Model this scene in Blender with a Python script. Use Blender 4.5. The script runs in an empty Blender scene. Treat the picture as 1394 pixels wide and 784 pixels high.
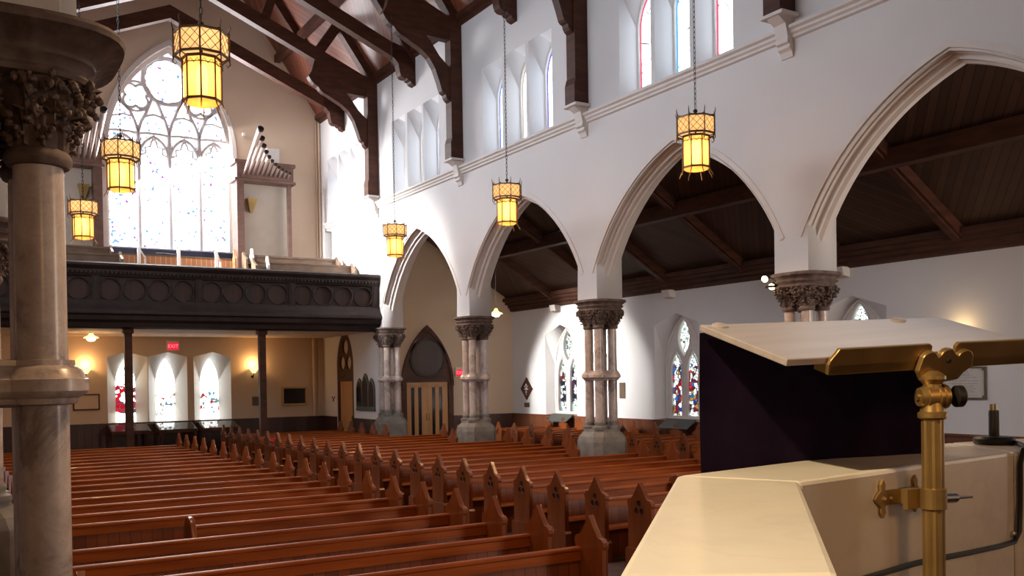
import bpy, bmesh, math, random
from mathutils import Vector, Matrix
random.seed(7)
S = bpy.context.scene
C = S.collection
PI = math.pi
R_ = math.radians

# ------------------------------------------------------------------ materials
def new_mat(name):
    m = bpy.data.materials.new(name); m.use_nodes = True
    nt = m.node_tree; nt.nodes.clear()
    out = nt.nodes.new('ShaderNodeOutputMaterial')
    return m, nt, out
def N(nt, t, **kw):
    n = nt.nodes.new(t)
    for k, v in kw.items():
        if k in n.inputs.keys(): n.inputs[k].default_value = v
        else: setattr(n, k, v)
    return n
def L(nt, a, b): nt.links.new(a, b)
def rgb(c): return (c[0], c[1], c[2], 1.0)
def coords(nt, scale=(1, 1, 1), rot=(0, 0, 0)):
    tc = N(nt, 'ShaderNodeTexCoord'); mp = N(nt, 'ShaderNodeMapping')
    mp.inputs['Scale'].default_value = scale; mp.inputs['Rotation'].default_value = rot
    L(nt, tc.outputs['Object'], mp.inputs['Vector']); return mp.outputs['Vector']
def ramp(nt, fac, stops):
    r = N(nt, 'ShaderNodeValToRGB'); e = r.color_ramp.elements
    while len(e) > 1: e.remove(e[-1])
    e[0].position, e[0].color = stops[0][0], rgb(stops[0][1])
    for p, c in stops[1:]:
        q = e.new(p); q.color = rgb(c)
    L(nt, fac, r.inputs['Fac']); return r
def mathn(nt, op, a, b=None):
    n = N(nt, 'ShaderNodeMath', operation=op)
    for i, x in enumerate((a, b)):
        if x is None: continue
        if isinstance(x, (int, float)): n.inputs[i].default_value = x
        else: L(nt, x, n.inputs[i])
    return n.outputs[0]
def mixc(nt, fac, a, b, mode='MIX'):
    n = N(nt, 'ShaderNodeMix', data_type='RGBA', blend_type=mode)
    for i, x in ((0, fac), (6, a), (7, b)):
        if isinstance(x, (int, float)): n.inputs[i].default_value = x
        elif isinstance(x, tuple): n.inputs[i].default_value = rgb(x)
        else: L(nt, x, n.inputs[i])
    return n.outputs[2]

def mat(name, c1, c2=None, rough=.6, metal=0, scale=3, stretch=(1, 1, 1), bump=0, coat=0, detail=5, spec=.5):
    """noise-mottled surface"""
    m, nt, out = new_mat(name)
    b = N(nt, 'ShaderNodeBsdfPrincipled'); b.inputs['Roughness'].default_value = rough
    b.inputs['Metallic'].default_value = metal; b.inputs['Coat Weight'].default_value = coat
    b.inputs['Coat Roughness'].default_value = .12; b.inputs['Specular IOR Level'].default_value = spec
    v = coords(nt, tuple(scale * s for s in stretch))
    nz = N(nt, 'ShaderNodeTexNoise'); nz.inputs['Scale'].default_value = 1; nz.inputs['Detail'].default_value = detail
    L(nt, v, nz.inputs['Vector'])
    r = ramp(nt, nz.outputs['Fac'], [(.3, c1), (.7, c2 or c1)])
    L(nt, r.outputs['Color'], b.inputs['Base Color'])
    if bump:
        bp = N(nt, 'ShaderNodeBump'); bp.inputs['Strength'].default_value = bump; bp.inputs['Distance'].default_value = .02
        L(nt, nz.outputs['Fac'], bp.inputs['Height']); L(nt, bp.outputs['Normal'], b.inputs['Normal'])
    L(nt, b.outputs['BSDF'], out.inputs['Surface']); return m

def plank_mat(name, c1, c2, axis, width, gap=.07, rough=.45, coat=0, groove=(.012, .006, .004)):
    """boards: axis is the direction ACROSS the boards"""
    m, nt, out = new_mat(name)
    b = N(nt, 'ShaderNodeBsdfPrincipled'); b.inputs['Roughness'].default_value = rough
    b.inputs['Coat Weight'].default_value = coat; b.inputs['Coat Roughness'].default_value = .15
    tc = N(nt, 'ShaderNodeTexCoord')
    d = N(nt, 'ShaderNodeVectorMath', operation='DOT_PRODUCT'); L(nt, tc.outputs['Object'], d.inputs[0])
    a = Vector(axis).normalized(); d.inputs[1].default_value = a / width
    fl = mathn(nt, 'FLOOR', d.outputs['Value']); fr = mathn(nt, 'FRACT', d.outputs['Value'])
    wn = N(nt, 'ShaderNodeTexWhiteNoise', noise_dimensions='1D'); L(nt, fl, wn.inputs['W'])
    nz = N(nt, 'ShaderNodeTexNoise'); nz.inputs['Scale'].default_value = 2.5; nz.inputs['Detail'].default_value = 6
    L(nt, tc.outputs['Object'], nz.inputs['Vector'])
    f = mathn(nt, 'ADD', mathn(nt, 'MULTIPLY', wn.outputs['Value'], .6), mathn(nt, 'MULTIPLY', nz.outputs['Fac'], .4))
    r = ramp(nt, f, [(.15, c1), (.85, c2)])
    g = mathn(nt, 'LESS_THAN', fr, gap)
    L(nt, mixc(nt, g, r.outputs['Color'], groove), b.inputs['Base Color'])
    bp = N(nt, 'ShaderNodeBump'); bp.inputs['Strength'].default_value = .5; bp.inputs['Distance'].default_value = .01
    L(nt, mathn(nt, 'SUBTRACT', 1.0, g), bp.inputs['Height']); L(nt, bp.outputs['Normal'], b.inputs['Normal'])
    L(nt, b.outputs['BSDF'], out.inputs['Surface']); return m

def marble_mat(name, base, vein, scale=3.0, rough=.3, amount=.5):
    m, nt, out = new_mat(name)
    b = N(nt, 'ShaderNodeBsdfPrincipled'); b.inputs['Roughness'].default_value = rough
    v = coords(nt, (scale,) * 3)
    n1 = N(nt, 'ShaderNodeTexNoise'); n1.inputs['Scale'].default_value = 1.3; n1.inputs['Detail'].default_value = 8
    n1.inputs['Distortion'].default_value = 1.6; L(nt, v, n1.inputs['Vector'])
    n2 = N(nt, 'ShaderNodeTexNoise'); n2.inputs['Scale'].default_value = .45; n2.inputs['Detail'].default_value = 10; n2.inputs['Roughness'].default_value = .72
    n2.inputs['Distortion'].default_value = .5; L(nt, v, n2.inputs['Vector'])
    mid = tuple(.6 * x + .4 * y for x, y in zip(base, vein))
    patch = ramp(nt, n2.outputs['Fac'], [(.40, base), (.54, mid), (.64, vein), (.74, mid)])
    line = ramp(nt, n1.outputs['Fac'], [(.47, (1, 1, 1)), (.50, (.72, .66, .64)), (.53, (1, 1, 1))])
    c1_ = mixc(nt, amount, base, patch.outputs['Color'])
    L(nt, mixc(nt, min(1, amount * .35), c1_, line.outputs['Color'], 'MULTIPLY'), b.inputs['Base Color'])
    L(nt, b.outputs['BSDF'], out.inputs['Surface']); return m

def emit_mat(name, col, strength):
    m, nt, out = new_mat(name)
    e = N(nt, 'ShaderNodeEmission'); e.inputs['Color'].default_value = rgb(col); e.inputs['Strength'].default_value = strength
    L(nt, e.outputs[0], out.inputs['Surface']); return m

def amber_mat(name, col, strength, clear=.2):
    """amber lantern glass: scatters the light of the lamp inside, a little of it seen straight through"""
    m, nt, out = new_mat(name)
    e = N(nt, 'ShaderNodeEmission'); e.inputs['Color'].default_value = rgb(col); e.inputs['Strength'].default_value = strength
    tl = N(nt, 'ShaderNodeBsdfTranslucent'); tl.inputs['Color'].default_value = rgb(col)
    t = N(nt, 'ShaderNodeBsdfTransparent'); t.inputs['Color'].default_value = (1, .82, .5, 1)
    ad = N(nt, 'ShaderNodeAddShader'); L(nt, e.outputs[0], ad.inputs[0]); L(nt, tl.outputs[0], ad.inputs[1])
    mx = N(nt, 'ShaderNodeMixShader'); mx.inputs[0].default_value = clear
    L(nt, ad.outputs[0], mx.inputs[1]); L(nt, t.outputs[0], mx.inputs[2])
    L(nt, mx.outputs[0], out.inputs['Surface']); return m

def stained(name, stops, strength, cell=9, lead=.035, zfig=None, fig=None, figcell=5, plane='x'):
    """leaded stained glass lit by the sky; fig = colour stops used between the heights in zfig (figures)"""
    m, nt, out = new_mat(name)
    sc = (0, 1, 1) if plane == 'x' else (1, 0, 1)
    tc = N(nt, 'ShaderNodeTexCoord'); mp = N(nt, 'ShaderNodeMapping'); mp.inputs['Scale'].default_value = sc
    L(nt, tc.outputs['Object'], mp.inputs['Vector'])
    def cells(scale, stops):
        vo = N(nt, 'ShaderNodeTexVoronoi'); vo.inputs['Scale'].default_value = scale; L(nt, mp.outputs[0], vo.inputs['Vector'])
        sp = N(nt, 'ShaderNodeSeparateColor'); L(nt, vo.outputs['Color'], sp.inputs[0])
        r = ramp(nt, sp.outputs[0], stops); r.color_ramp.interpolation = 'CONSTANT'
        ve = N(nt, 'ShaderNodeTexVoronoi', feature='DISTANCE_TO_EDGE'); ve.inputs['Scale'].default_value = scale
        L(nt, mp.outputs[0], ve.inputs['Vector'])
        ld = mathn(nt, 'LESS_THAN', ve.outputs['Distance'], lead)
        return mixc(nt, ld, r.outputs['Color'], (.02, .02, .025))
    col = cells(cell, stops)
    if fig:
        c2 = cells(figcell, fig)
        sx = N(nt, 'ShaderNodeSeparateXYZ'); L(nt, tc.outputs['Object'], sx.inputs[0])
        nz = N(nt, 'ShaderNodeTexNoise'); nz.inputs['Scale'].default_value = 4; L(nt, mp.outputs[0], nz.inputs['Vector'])
        zz = mathn(nt, 'ADD', sx.outputs['Z'], mathn(nt, 'MULTIPLY', mathn(nt, 'SUBTRACT', nz.outputs['Fac'], .5), .5))
        k = mathn(nt, 'MULTIPLY', mathn(nt, 'GREATER_THAN', zz, zfig[0]), mathn(nt, 'LESS_THAN', zz, zfig[1]))
        k = mathn(nt, 'MULTIPLY', k, mathn(nt, 'GREATER_THAN', nz.outputs['Fac'], .40))
        col = mixc(nt, k, col, c2)
    e = N(nt, 'ShaderNodeEmission'); e.inputs['Strength'].default_value = strength; L(nt, col, e.inputs['Color'])
    L(nt, e.outputs[0], out.inputs['Surface']); return m

M = {}
M['plaster'] = mat('plaster', (.70, .68, .685), (.74, .725, .73), .85, scale=.7, bump=.04)
M['plaster_warm'] = mat('plaster_warm', (.63, .48, .35), (.68, .53, .40), .85, scale=.8, bump=.04)
M['stone_trim'] = mat('stone_trim', (.70, .64, .61), (.76, .71, .68), .75, scale=3, bump=.05)
M['stone_dark'] = mat('carved_stone', (.095, .062, .053), (.20, .145, .128), .75, scale=9, bump=.6)
M['stone_base'] = mat('base_stone', (.17, .155, .14), (.27, .245, .225), .7, scale=6, bump=.2)
M['marble'] = marble_mat('shaft_marble', (.64, .55, .51), (.20, .15, .15), 5, .25, .85)
M['marble_pulpit'] = marble_mat('pulpit_marble', (.74, .68, .60), (.42, .36, .33), 3.5, .32, .42)
M['wood_dark'] = mat('dark_timber', (.044, .013, .007), (.090, .030, .015), .6, scale=2, stretch=(1, 1, 4), spec=.3)
M['wood_gallery'] = mat('gallery_timber', (.022, .014, .013), (.042, .028, .025), .6, scale=3, spec=.3)
M['wood_roundel'] = plank_mat('roundel_boards', (.028, .009, .007), (.046, .016, .011), (1, 0, 0), .13, rough=.5)
M['pew'] = mat('pew_oak', (.20, .041, .004), (.36, .088, .011), .45, scale=2.2, stretch=(.5, 3, 6), coat=.04, spec=.25)
M['pew_end'] = mat('pew_end_oak', (.13, .03, .007), (.23, .058, .013), .3, scale=2.2, stretch=(4, 4, .8), coat=.25)
M['pew_recess_shade'] = mat('pew_trefoil_shade', (.022, .006, .004), None, .7)  # near-black tone puts the recess's shade into the colour
M['pew_board'] = plank_mat('pew_boards', (.13, .027, .003), (.22, .05, .007), (1, 0, 0), .125, .06, .45, .05, (.04, .013, .006))
M['wainscot'] = plank_mat('wainscot_boards', (.13, .04, .018), (.20, .065, .03), (1, 1, 0), .13, .06, .45, .1, (.03, .012, .008))
M['wainscot_dark'] = plank_mat('dark_wainscot', (.045, .016, .012), (.075, .028, .02), (1, 1, 0), .16, .06, .45, .1)
M['door'] = mat('light_oak_door', (.50, .25, .095), (.62, .33, .14), .4, scale=2, stretch=(3, 3, .5), coat=.2)
M['iron'] = mat('iron', (.016, .014, .014), (.03, .026, .025), .5, .6)
M['bronze'] = mat('lantern_bronze', (.10, .062, .03), (.17, .105, .05), .45, .8)
M['brass'] = mat('brass', (.31, .20, .075), (.46, .30, .12), .40, .78, scale=9)
M['steel'] = mat('steel', (.55, .55, .55), None, .25, 1)
M['velvet'] = mat('purple_velvet', (.022, .012, .034), (.032, .017, .048), .95, scale=14, bump=.2, spec=.1)
M['desk'] = mat('desk_wood_sheen', (.40, .345, .36), (.50, .44, .46), .42, scale=3, stretch=(1, 10, 6), coat=1, spec=1)  # pale lilac reflection of the windows is mixed into the wood colour
M['desk'].node_tree.nodes['Principled BSDF'].inputs['Coat Roughness'].default_value = .38
M['black'] = mat('black_plastic', (.012, .012, .014), None, .45)
M['gold'] = mat('gold', (.7, .5, .2), None, .3, 1)
M['copper_pipe'] = mat('organ_pipe_metal', (.72, .58, .52), (.85, .74, .68), .28, .75)
M['pipe_dark'] = mat('pipe_mouth', (.02, .016, .014), None, .6)
M['case_wood'] = mat('organ_case_wood', (.12, .062, .045), (.19, .10, .075), .5, scale=3, stretch=(1, 1, 3))
M['case_panel'] = mat('organ_panel', (.60, .52, .43), (.66, .58, .49), .8)
M['gal_pew'] = mat('gallery_pew', (.13, .08, .05), (.19, .12, .075), .5, scale=3)
M['gal_board'] = plank_mat('gallery_boards', (.42, .17, .07), (.52, .23, .10), (1, 0, 0), .16, .1, .45, .1, (.75, .5, .32))
M['white'] = mat('white_paint', (.78, .76, .73), None, .5)
M['slate'] = mat('slate', (.035, .045, .05), (.06, .072, .078), .4)
M['parch'] = mat('plaque_marble', (.58, .54, .50), (.64, .60, .56), .5)
M['ink'] = mat('ink', (.10, .07, .06), None, .8)
M['plaque'] = mat('bronze_plaque', (.10, .065, .04), (.14, .09, .055), .5)
M['gilt'] = mat('gilt_frame', (.38, .26, .09), (.5, .34, .12), .4, .5)
M['dark_glass'] = mat('dark_glass', (.02, .018, .02), (.03, .026, .03), .08)
M['floor'] = mat('floor_carpet', (.05, .022, .02), (.075, .034, .028), .95, scale=8)
M['floor_stone'] = mat('pulpit_floor', (.10, .05, .03), (.14, .07, .045), .6)
M['red'] = mat('red_cloth', (.45, .02, .03), None, .7)
M['cable'] = mat('rubber_cable', (.015, .013, .012), None, .5)
M['paper'] = mat('paper', (.75, .74, .72), None, .8)
M['navy'] = mat('navy', (.04, .05, .10), None, .6)
M['grey_cushion'] = mat('grey_cover', (.06, .065, .06), None, .5)
M['amber'] = amber_mat('amber_glass', (1.0, .68, .33), .27, .34)
M['amber_crown'] = amber_mat('amber_crown_glass', (1.0, .72, .42), .36, .15)
M['bulb'] = emit_mat('bulb', (1.0, .80, .42), 16)
M['bulb_white'] = emit_mat('white_bulb', (1.0, .86, .55), 9)
M['exit_red'] = emit_mat('exit_red', (1.0, .02, .05), .9)
M['exit_letter'] = emit_mat('exit_letters', (1.0, .25, .28), 1.3)
M['opal'] = emit_mat('opal_glass', (1.0, .66, .25), 2.6)

W = (1, 1, 1)
BIGS = 7.0
M['glass_big'] = stained('west_window_glass', [(0, (.97, .96, 1)), (.30, (1, .98, .97)), (.5, (.9, .95, 1)), (.66, (.05, .08, .16)), (.68, (.95, .96, 1)), (.86, (.10, .03, .11)), (.878, (.95, .95, 1)), (.95, (.03, .10, .12)), (.965, (1, 1, 1))], BIGS, 13, .02, plane='y')
M['glass_low'] = stained('low_window_glass', [(0, (.97, 1, .94)), (.5, (1, .98, 1)), (.8, (.88, .92, .86)), (.95, (.45, .40, .35)), (.965, (.95, .95, .95))], 5.0, 14, .03, (1.35, 2.15), [(0, (.95, .97, .9)), (.45, (.12, .008, .012)), (.52, (.03, .08, .11)), (.60, (.85, .8, .7)), (.74, (.08, .06, .03)), (.79, (.9, .9, .85))], 11, 'y')
M['glass_low_red'] = stained('low_red_window_glass', [(0, (.97, 1, .94)), (.5, (1, .95, .7)), (.8, (.80, .85, .76)), (.93, (.35, .30, .25)), (.96, (.95, .95, .95))], 5.0, 14, .05, (1.45, 2.35), [(0, (.16, .002, .006)), (.6, (.11, .002, .005)), (.85, (.7, .8, .8))], 6, 'y')
AIS = [(0, (.88, .96, .92)), (.35, (.78, .90, .84)), (.62, (.22, .30, .24)), (.72, (.92, .96, .95)), (.9, (.10, .13, .11)), (.95, (.85, .9, .85))]
M['glass_aisle'] = stained('aisle_window_glass', AIS, 1.7, 13, .06, (1.35, 2.75), [(0, (.16, .012, .015)), (.2, (.80, .86, .85)), (.36, (.02, .04, .22)), (.5, (.62, .02, .03)), (.60, (.04, .03, .03)), (.72, (.28, .16, .04)), (.82, (.80, .82, .78)), (.92, (.03, .1, .3))], 8.5, 'x')
M['glass_aisle_dark'] = stained('aisle_window_glass_dark', AIS, 1.7, 13, .06, (1.6, 2.7), [(0, (.03, .025, .04)), (.3, (.75, .8, .78)), (.45, (.05, .03, .10)), (.65, (.16, .03, .03)), (.75, (.82, .86, .8)), (.9, (.02, .02, .04))], 7, 'x')
def clere(name, edge):
    return stained(name, [(0, (.80, .90, 1)), (.55, (.70, .86, 1)), (.9, (.86, .95, 1))], 4.5, 5, .02, plane='x')
M['glass_cl'] = clere('clerestory_glass', None)
M['edge_red'] = emit_mat('red_border_glass', (.85, .10, .18), 1.2)
M['edge_blue'] = emit_mat('blue_border_glass', (.10, .22, .75), 1.2)
M['edge_cyan'] = emit_mat('cyan_border_glass', (.10, .50, .85), 1.2)
M['edge_tan'] = emit_mat('tan_border_glass', (.75, .62, .45), 1.0)
M['edge_violet'] = emit_mat('violet_border_glass', (.20, .15, .75), 1.1)
M['bloom_tracery'] = mat('bloom_tracery', (.72, .70, .72), (.78, .76, .78), .8, scale=3)  # stone lightened to stand in for the window's bloom
# roof boards, two diagonal directions per slope
def across(dirv, nrm): return Vector(dirv).cross(Vector(nrm)).normalized()
SL = 1.42                                   # nave roof slope
nR = Vector((SL, 0, 1)).normalized(); nL = Vector((-SL, 0, 1)).normalized()
sR = Vector((1, 0, -SL)).normalized(); sL = Vector((-1, 0, -SL)).normalized()
bc1, bc2, bg = (.12, .030, .013), (.23, .064, .030), (.02, .007, .004)
M['roofRa'] = plank_mat('roof_boards_a', bc1, bc2, across(sR - Vector((0, 1.0, 0)), nR), .20, .08, .5, .1, bg)
M['roofRb'] = plank_mat('roof_boards_b', bc1, bc2, across(sR + Vector((0, .7, 0)), nR), .20, .08, .5, .1, bg)
M['roofLa'] = plank_mat('roof_boards_c', bc1, bc2, across(sL - Vector((0, 1.0, 0)), nL), .20, .08, .5, .1, bg)
M['roofLb'] = plank_mat('roof_boards_d', bc1, bc2, across(sL + Vector((0, .7, 0)), nL), .20, .08, .5, .1, bg)
AS = .60
nA = Vector((AS, 0, 1)).normalized(); sA = Vector((1, 0, -AS)).normalized()
M['aisleA'] = plank_mat('aisle_boards_a', (.050, .022, .013), (.085, .04, .022), across(sA - Vector((0, .8, 0)), nA), .15, .08, .7, 0, (.012, .005, .004))
M['aisleB'] = plank_mat('aisle_boards_b', (.050, .022, .013), (.085, .04, .022), across(sA + Vector((0, .8, 0)), nA), .15, .08, .7, 0, (.012, .005, .004))

# ------------------------------------------------------------------ mesh helpers
class MB:
    def __init__(s): s.b = bmesh.new()
    def face(s, vs):
        try: return s.b.faces.new(vs)
        except ValueError: return None
    def box(s, x0, x1, y0, y1, z0, z1, mtx=None):
        v = [s.b.verts.new((x, y, z)) for x in (x0, x1) for y in (y0, y1) for z in (z0, z1)]
        for q in ((0, 1, 3, 2), (4, 6, 7, 5), (0, 4, 5, 1), (2, 3, 7, 6), (0, 2, 6, 4), (1, 5, 7, 3)): s.face([v[i] for i in q])
        if mtx: bmesh.ops.transform(s.b, matrix=mtx, verts=v)
        return s
    def ring_loft(s, rings, caps=True, closed=True):
        vr = [[s.b.verts.new(p) for p in r] for r in rings]; n = len(vr[0])
        for a, b in zip(vr, vr[1:]):
            for i in range(n if closed else n - 1):
                j = (i + 1) % n; s.face((a[i], a[j], b[j], b[i]))
        if caps: s.face(vr[0][::-1]); s.face(vr[-1])
        return s
    def prism(s, poly, axis, a, b):
        """2-D polygon extruded; axis x: (y,z), y: (x,z), z: (x,y)"""
        f = {'x': lambda p, t: (t, p[0], p[1]), 'y': lambda p, t: (p[0], t, p[1]), 'z': lambda p, t: (p[0], p[1], t)}[axis]
        return s.ring_loft([[f(p, a) for p in poly], [f(p, b) for p in poly]])
    def lathe(s, prof, c=(0, 0, 0), seg=24, exp=None, caps=True):
        rings = []
        for r, z in prof:
            ring = []
            for i in range(seg):
                t = 2 * PI * i / seg; k = 1
                if exp: k = 1 / ((abs(math.cos(t)) ** exp + abs(math.sin(t)) ** exp) ** (1 / exp))
                ring.append((c[0] + r * k * math.cos(t), c[1] + r * k * math.sin(t), c[2] + z))
            rings.append(ring)
        return s.ring_loft(rings, caps)
    def tube(s, pts, r, seg=8, caps=True, mtx=None):
        pts = [Vector(p) for p in pts]; rings = []
        rr = r if isinstance(r, (list, tuple)) else [r] * len(pts)
        up = Vector((0, 0, 1))
        prev = None
        for i, p in enumerate(pts):
            d = (pts[min(i + 1, len(pts) - 1)] - pts[max(i - 1, 0)]).normalized()
            a = prev if prev is not None else (up if abs(d.z) < .9 else Vector((1, 0, 0)))
            u = (a - d * a.dot(d)).normalized(); v = d.cross(u); prev = u
            rings.append([p + (u * math.cos(2 * PI * k / seg) + v * math.sin(2 * PI * k / seg)) * rr[i] for k in range(seg)])
        return s.ring_loft(rings, caps)
    def bar(s, p, q, w, h, side=(0, 0, 1)):
        """rectangular bar from p to q; w across, h along `side`"""
        p, q = Vector(p), Vector(q); d = (q - p).normalized(); sd = Vector(side)
        u = (sd - d * sd.dot(d)).normalized(); v = d.cross(u)
        prof = [u * h / 2 + v * w / 2, u * h / 2 - v * w / 2, -u * h / 2 - v * w / 2, -u * h / 2 + v * w / 2]
        return s.ring_loft([[p + k for k in prof], [q + k for k in prof]])
    def mesh(s, me, mtx=None):
        n0 = len(s.b.verts); s.b.from_mesh(me); s.b.verts.ensure_lookup_table()
        if mtx: bmesh.ops.transform(s.b, matrix=mtx, verts=s.b.verts[n0:])
        return s
    def sphere(s, c, r, sc=(1, 1, 1), sub=2):
        g = bmesh.ops.create_icosphere(s.b, subdivisions=sub, radius=r)
        bmesh.ops.transform(s.b, matrix=Matrix.Translation(c) @ Matrix.Diagonal((*sc, 1)), verts=g['verts']); return s

def obj(name, mb, m, parent=None, smooth=False, bevel=0, label=None):
    me = bpy.data.meshes.new(name)
    bmesh.ops.recalc_face_normals(mb.b, faces=mb.b.faces)
    if bevel:
        ed = [e for e in mb.b.edges if len(e.link_faces) == 2 and e.calc_face_angle(0) > .5]
        bmesh.ops.bevel(mb.b, geom=ed, offset=bevel, segments=2, affect='EDGES', profile=.5, clamp_overlap=True)
    mb.b.to_mesh(me); mb.b.free()
    ms = m if isinstance(m, list) else [m]
    for k in ms: me.materials.append(M[k])
    if smooth:
        for p in me.polygons: p.use_smooth = True
        try: me.set_sharp_from_angle(angle=R_(38))
        except Exception: pass
    o = bpy.data.objects.new(name, me); C.objects.link(o)
    if parent: o.parent = parent
    if label: o['label'] = label
    return o
def tag(o, label, cat, group=None, kind=None):
    o['label'] = label; o['category'] = cat
    if group: o['group'] = group
    if kind: o['kind'] = kind
    return o
def thing(name, label, cat, loc=(0, 0, 0), rz=0, group=None):
    o = bpy.data.objects.new(name, None); C.objects.link(o); o.empty_display_size = .1
    o.location = loc; o.rotation_euler = (0, 0, rz); return tag(o, label, cat, group)
def struct(o): o['kind'] = 'structure'; return o
def dup(root, loc, label, rz=None):
    r = root.copy(); C.objects.link(r); r.location = loc; r['label'] = label
    if rz is not None: r.rotation_euler = (0, 0, rz)
    for ch in list(root.children):
        c = ch.copy(); C.objects.link(c); c.parent = r
        for g in list(ch.children):
            d = g.copy(); C.objects.link(d); d.parent = c
    return r
FRAME = {'x': Matrix(((0, 0, 1, 0), (1, 0, 0, 0), (0, 1, 0, 0), (0, 0, 0, 1))),      # (u,v,w)->(w,u,v)
         'y': Matrix(((1, 0, 0, 0), (0, 0, 1, 0), (0, 1, 0, 0), (0, 0, 0, 1))),      # (u,v,w)->(u,w,v)
         'z': Matrix.Identity(4)}
def plate(outlines, axis, a, b):
    """flat plate with holes: outlines are 2-D loops; solid between a and b along axis"""
    cu = bpy.data.curves.new('tmp', 'CURVE'); cu.dimensions = '2D'; cu.fill_mode = 'BOTH'; cu.extrude = abs(b - a) / 2
    for ol in outlines:
        sp = cu.splines.new('POLY'); sp.points.add(len(ol) - 1)
        for p, q in zip(sp.points, ol): p.co = (q[0], q[1], 0, 1)
        sp.use_cyclic_u = True
    o = bpy.data.objects.new('tmp', cu); me = bpy.data.meshes.new_from_object(o)
    bpy.data.objects.remove(o); bpy.data.curves.remove(cu)
    mb = MB(); mb.mesh(me, FRAME[axis] @ Matrix.Translation((0, 0, (a + b) / 2))); bpy.data.meshes.remove(me)
    bmesh.ops.remove_doubles(mb.b, verts=mb.b.verts, dist=1e-5)
    return mb
def circ(u, v, r, n=24): return [(u + r * math.cos(2 * PI * i / n), v + r * math.sin(2 * PI * i / n)) for i in range(n)]
def foil(u, v, r, k=4, n=10, rot=0):
    """k-lobed foil outline"""
    pts = []; d = r * .55; rl = r * .52 if k > 3 else r * .55
    half = math.acos(max(-1, min(1, (d * math.cos(PI / k)) ** 2 and 0)))
    for j in range(k):
        a0 = rot + 2 * PI * j / k
        cx, cy = u + d * math.cos(a0), v + d * math.sin(a0)
        # intersection half-angle of neighbouring lobes
        h = d * math.sin(PI / k); w = math.sqrt(max(rl * rl - h * h, 1e-9)); px = d * math.cos(PI / k) + w
        ang = math.atan2(px * math.sin(PI / k), px * math.cos(PI / k) - d)
        for i in range(n): t = a0 - ang + 2 * ang * i / (n - 1); pts.append((cx + rl * math.cos(t), cy + rl * math.sin(t)))
    return pts
def arc_pts(c, r, t0, t1, n): return [(c[0] + r * math.cos(t0 + (t1 - t0) * i / (n - 1)), c[1] + r * math.sin(t0 + (t1 - t0) * i / (n - 1))) for i in range(n)]
def pointed(uc, hw, zb, zs, za, n=10):
    """pointed-arch opening outline: bottom-left, bottom-right, right arc to apex, left arc down"""
    h = za - zs; r = (h * h + hw * hw) / (2 * hw); t = math.asin(min(1, h / r))
    pts = [(uc - hw, zb), (uc + hw, zb)]
    pts += arc_pts((uc + hw - r, zs), r, 0, t, n)
    pts += arc_pts((uc - hw + r, zs), r, PI - t, PI, n)[1:]
    return pts
def keyloop(keys, n):
    """subdivide polygon of key points into n pieces per side"""
    out = []
    for i, p in enumerate(keys):
        q = keys[(i + 1) % len(keys)]
        out += [(p[0] + (q[0] - p[0]) * k / n, p[1] + (q[1] - p[1]) * k / n) for k in range(n)]
    return out
def lancet_loop(uc, hw, zb, zs, za, n):
    h = za - zs; r = (h * h + hw * hw) / (2 * hw); t = math.asin(min(1, h / r))
    out = [(uc - hw + 2 * hw * k / n, zb) for k in range(n)]
    out += [(uc + hw, zb + (zs - zb) * k / n) for k in range(n)]
    out += arc_pts((uc + hw - r, zs), r, 0, t, n + 1)[:-1]
    out += arc_pts((uc - hw + r, zs), r, PI - t, PI, n + 1)[:-1]
    out += [(uc - hw, zs + (zb - zs) * k / n) for k in range(n)]
    return out
def text_mesh(body, size, mtx, depth=.002):
    cu = bpy.data.curves.new('t', 'FONT'); cu.body = body; cu.size = size; cu.extrude = depth; cu.align_x = 'CENTER'; cu.align_y = 'CENTER'
    o = bpy.data.objects.new('t', cu); me = bpy.data.meshes.new_from_object(o); bpy.data.objects.remove(o); bpy.data.curves.remove(cu)
    mb = MB(); mb.mesh(me, mtx); bpy.data.meshes.remove(me); return mb

# ------------------------------------------------------------------ key dimensions
XR, TH = 12.0, .68                  # nave face of the right arcade wall, its thickness
XL = .56                           # nave face of the left arcade wall
PY = [5.15, 10.91, 16.66, 22.36, 28.06]
YB = 33.3                           # back wall
XA = 17.8                           # aisle wall
YE = 29.4                           # aisle end wall
XC = (XL + XR) / 2
ZC = 4.10                           # top of capitals
A_OFF, A_Z0, A_R = 1.16, 2.885, 4.25

# ------------------------------------------------------------------ SETTING
struct(obj('floor', MB().box(-6, 18.6, -9, 34, -.2, 0), 'floor'))

def arch_right(c, r, n=14, hw=2.52):
    """arch curve over bay centred c, from near side (small y) to far side"""
    za = math.sqrt(r * r - A_OFF * A_OFF); t1 = math.atan2(za, -A_OFF)
    t0 = math.acos(min(1, (hw - -A_OFF * -1 + 2 * A_OFF) / r)) if False else math.acos(min(1, (hw + A_OFF) / r))
    far = [(c - A_OFF + r * math.cos(t), A_Z0 + r * math.sin(t)) for t in [t0 + (math.acos(A_OFF / r) - t0) * i / (n - 1) for i in range(n)]]
    near = [(2 * c - y, z) for y, z in far]
    return near[:-1] + far[::-1]                # near spring .. apex .. far spring
def arcade_outline(y_start, piers, y_end, ztop):
    ol = [(y_start, ZC)]
    for a, b in zip(piers, piers[1:]):
        ol.append((a + .36, ZC)); ol += arch_right((a + b) / 2, A_R); ol.append((b - .36, ZC))
    return ol
def clere_holes(c):
    return [[(c + d - .5, 8.14), (c + d + .5, 8.14), (c + d + .5, 10.40), (c + d - .5, 10.40)] for d in (-1.12, 0, 1.12)]
bays = [(a + b) / 2 for a, b in zip(PY, PY[1:])] + [30.9]
ZW = 12.15
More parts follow.
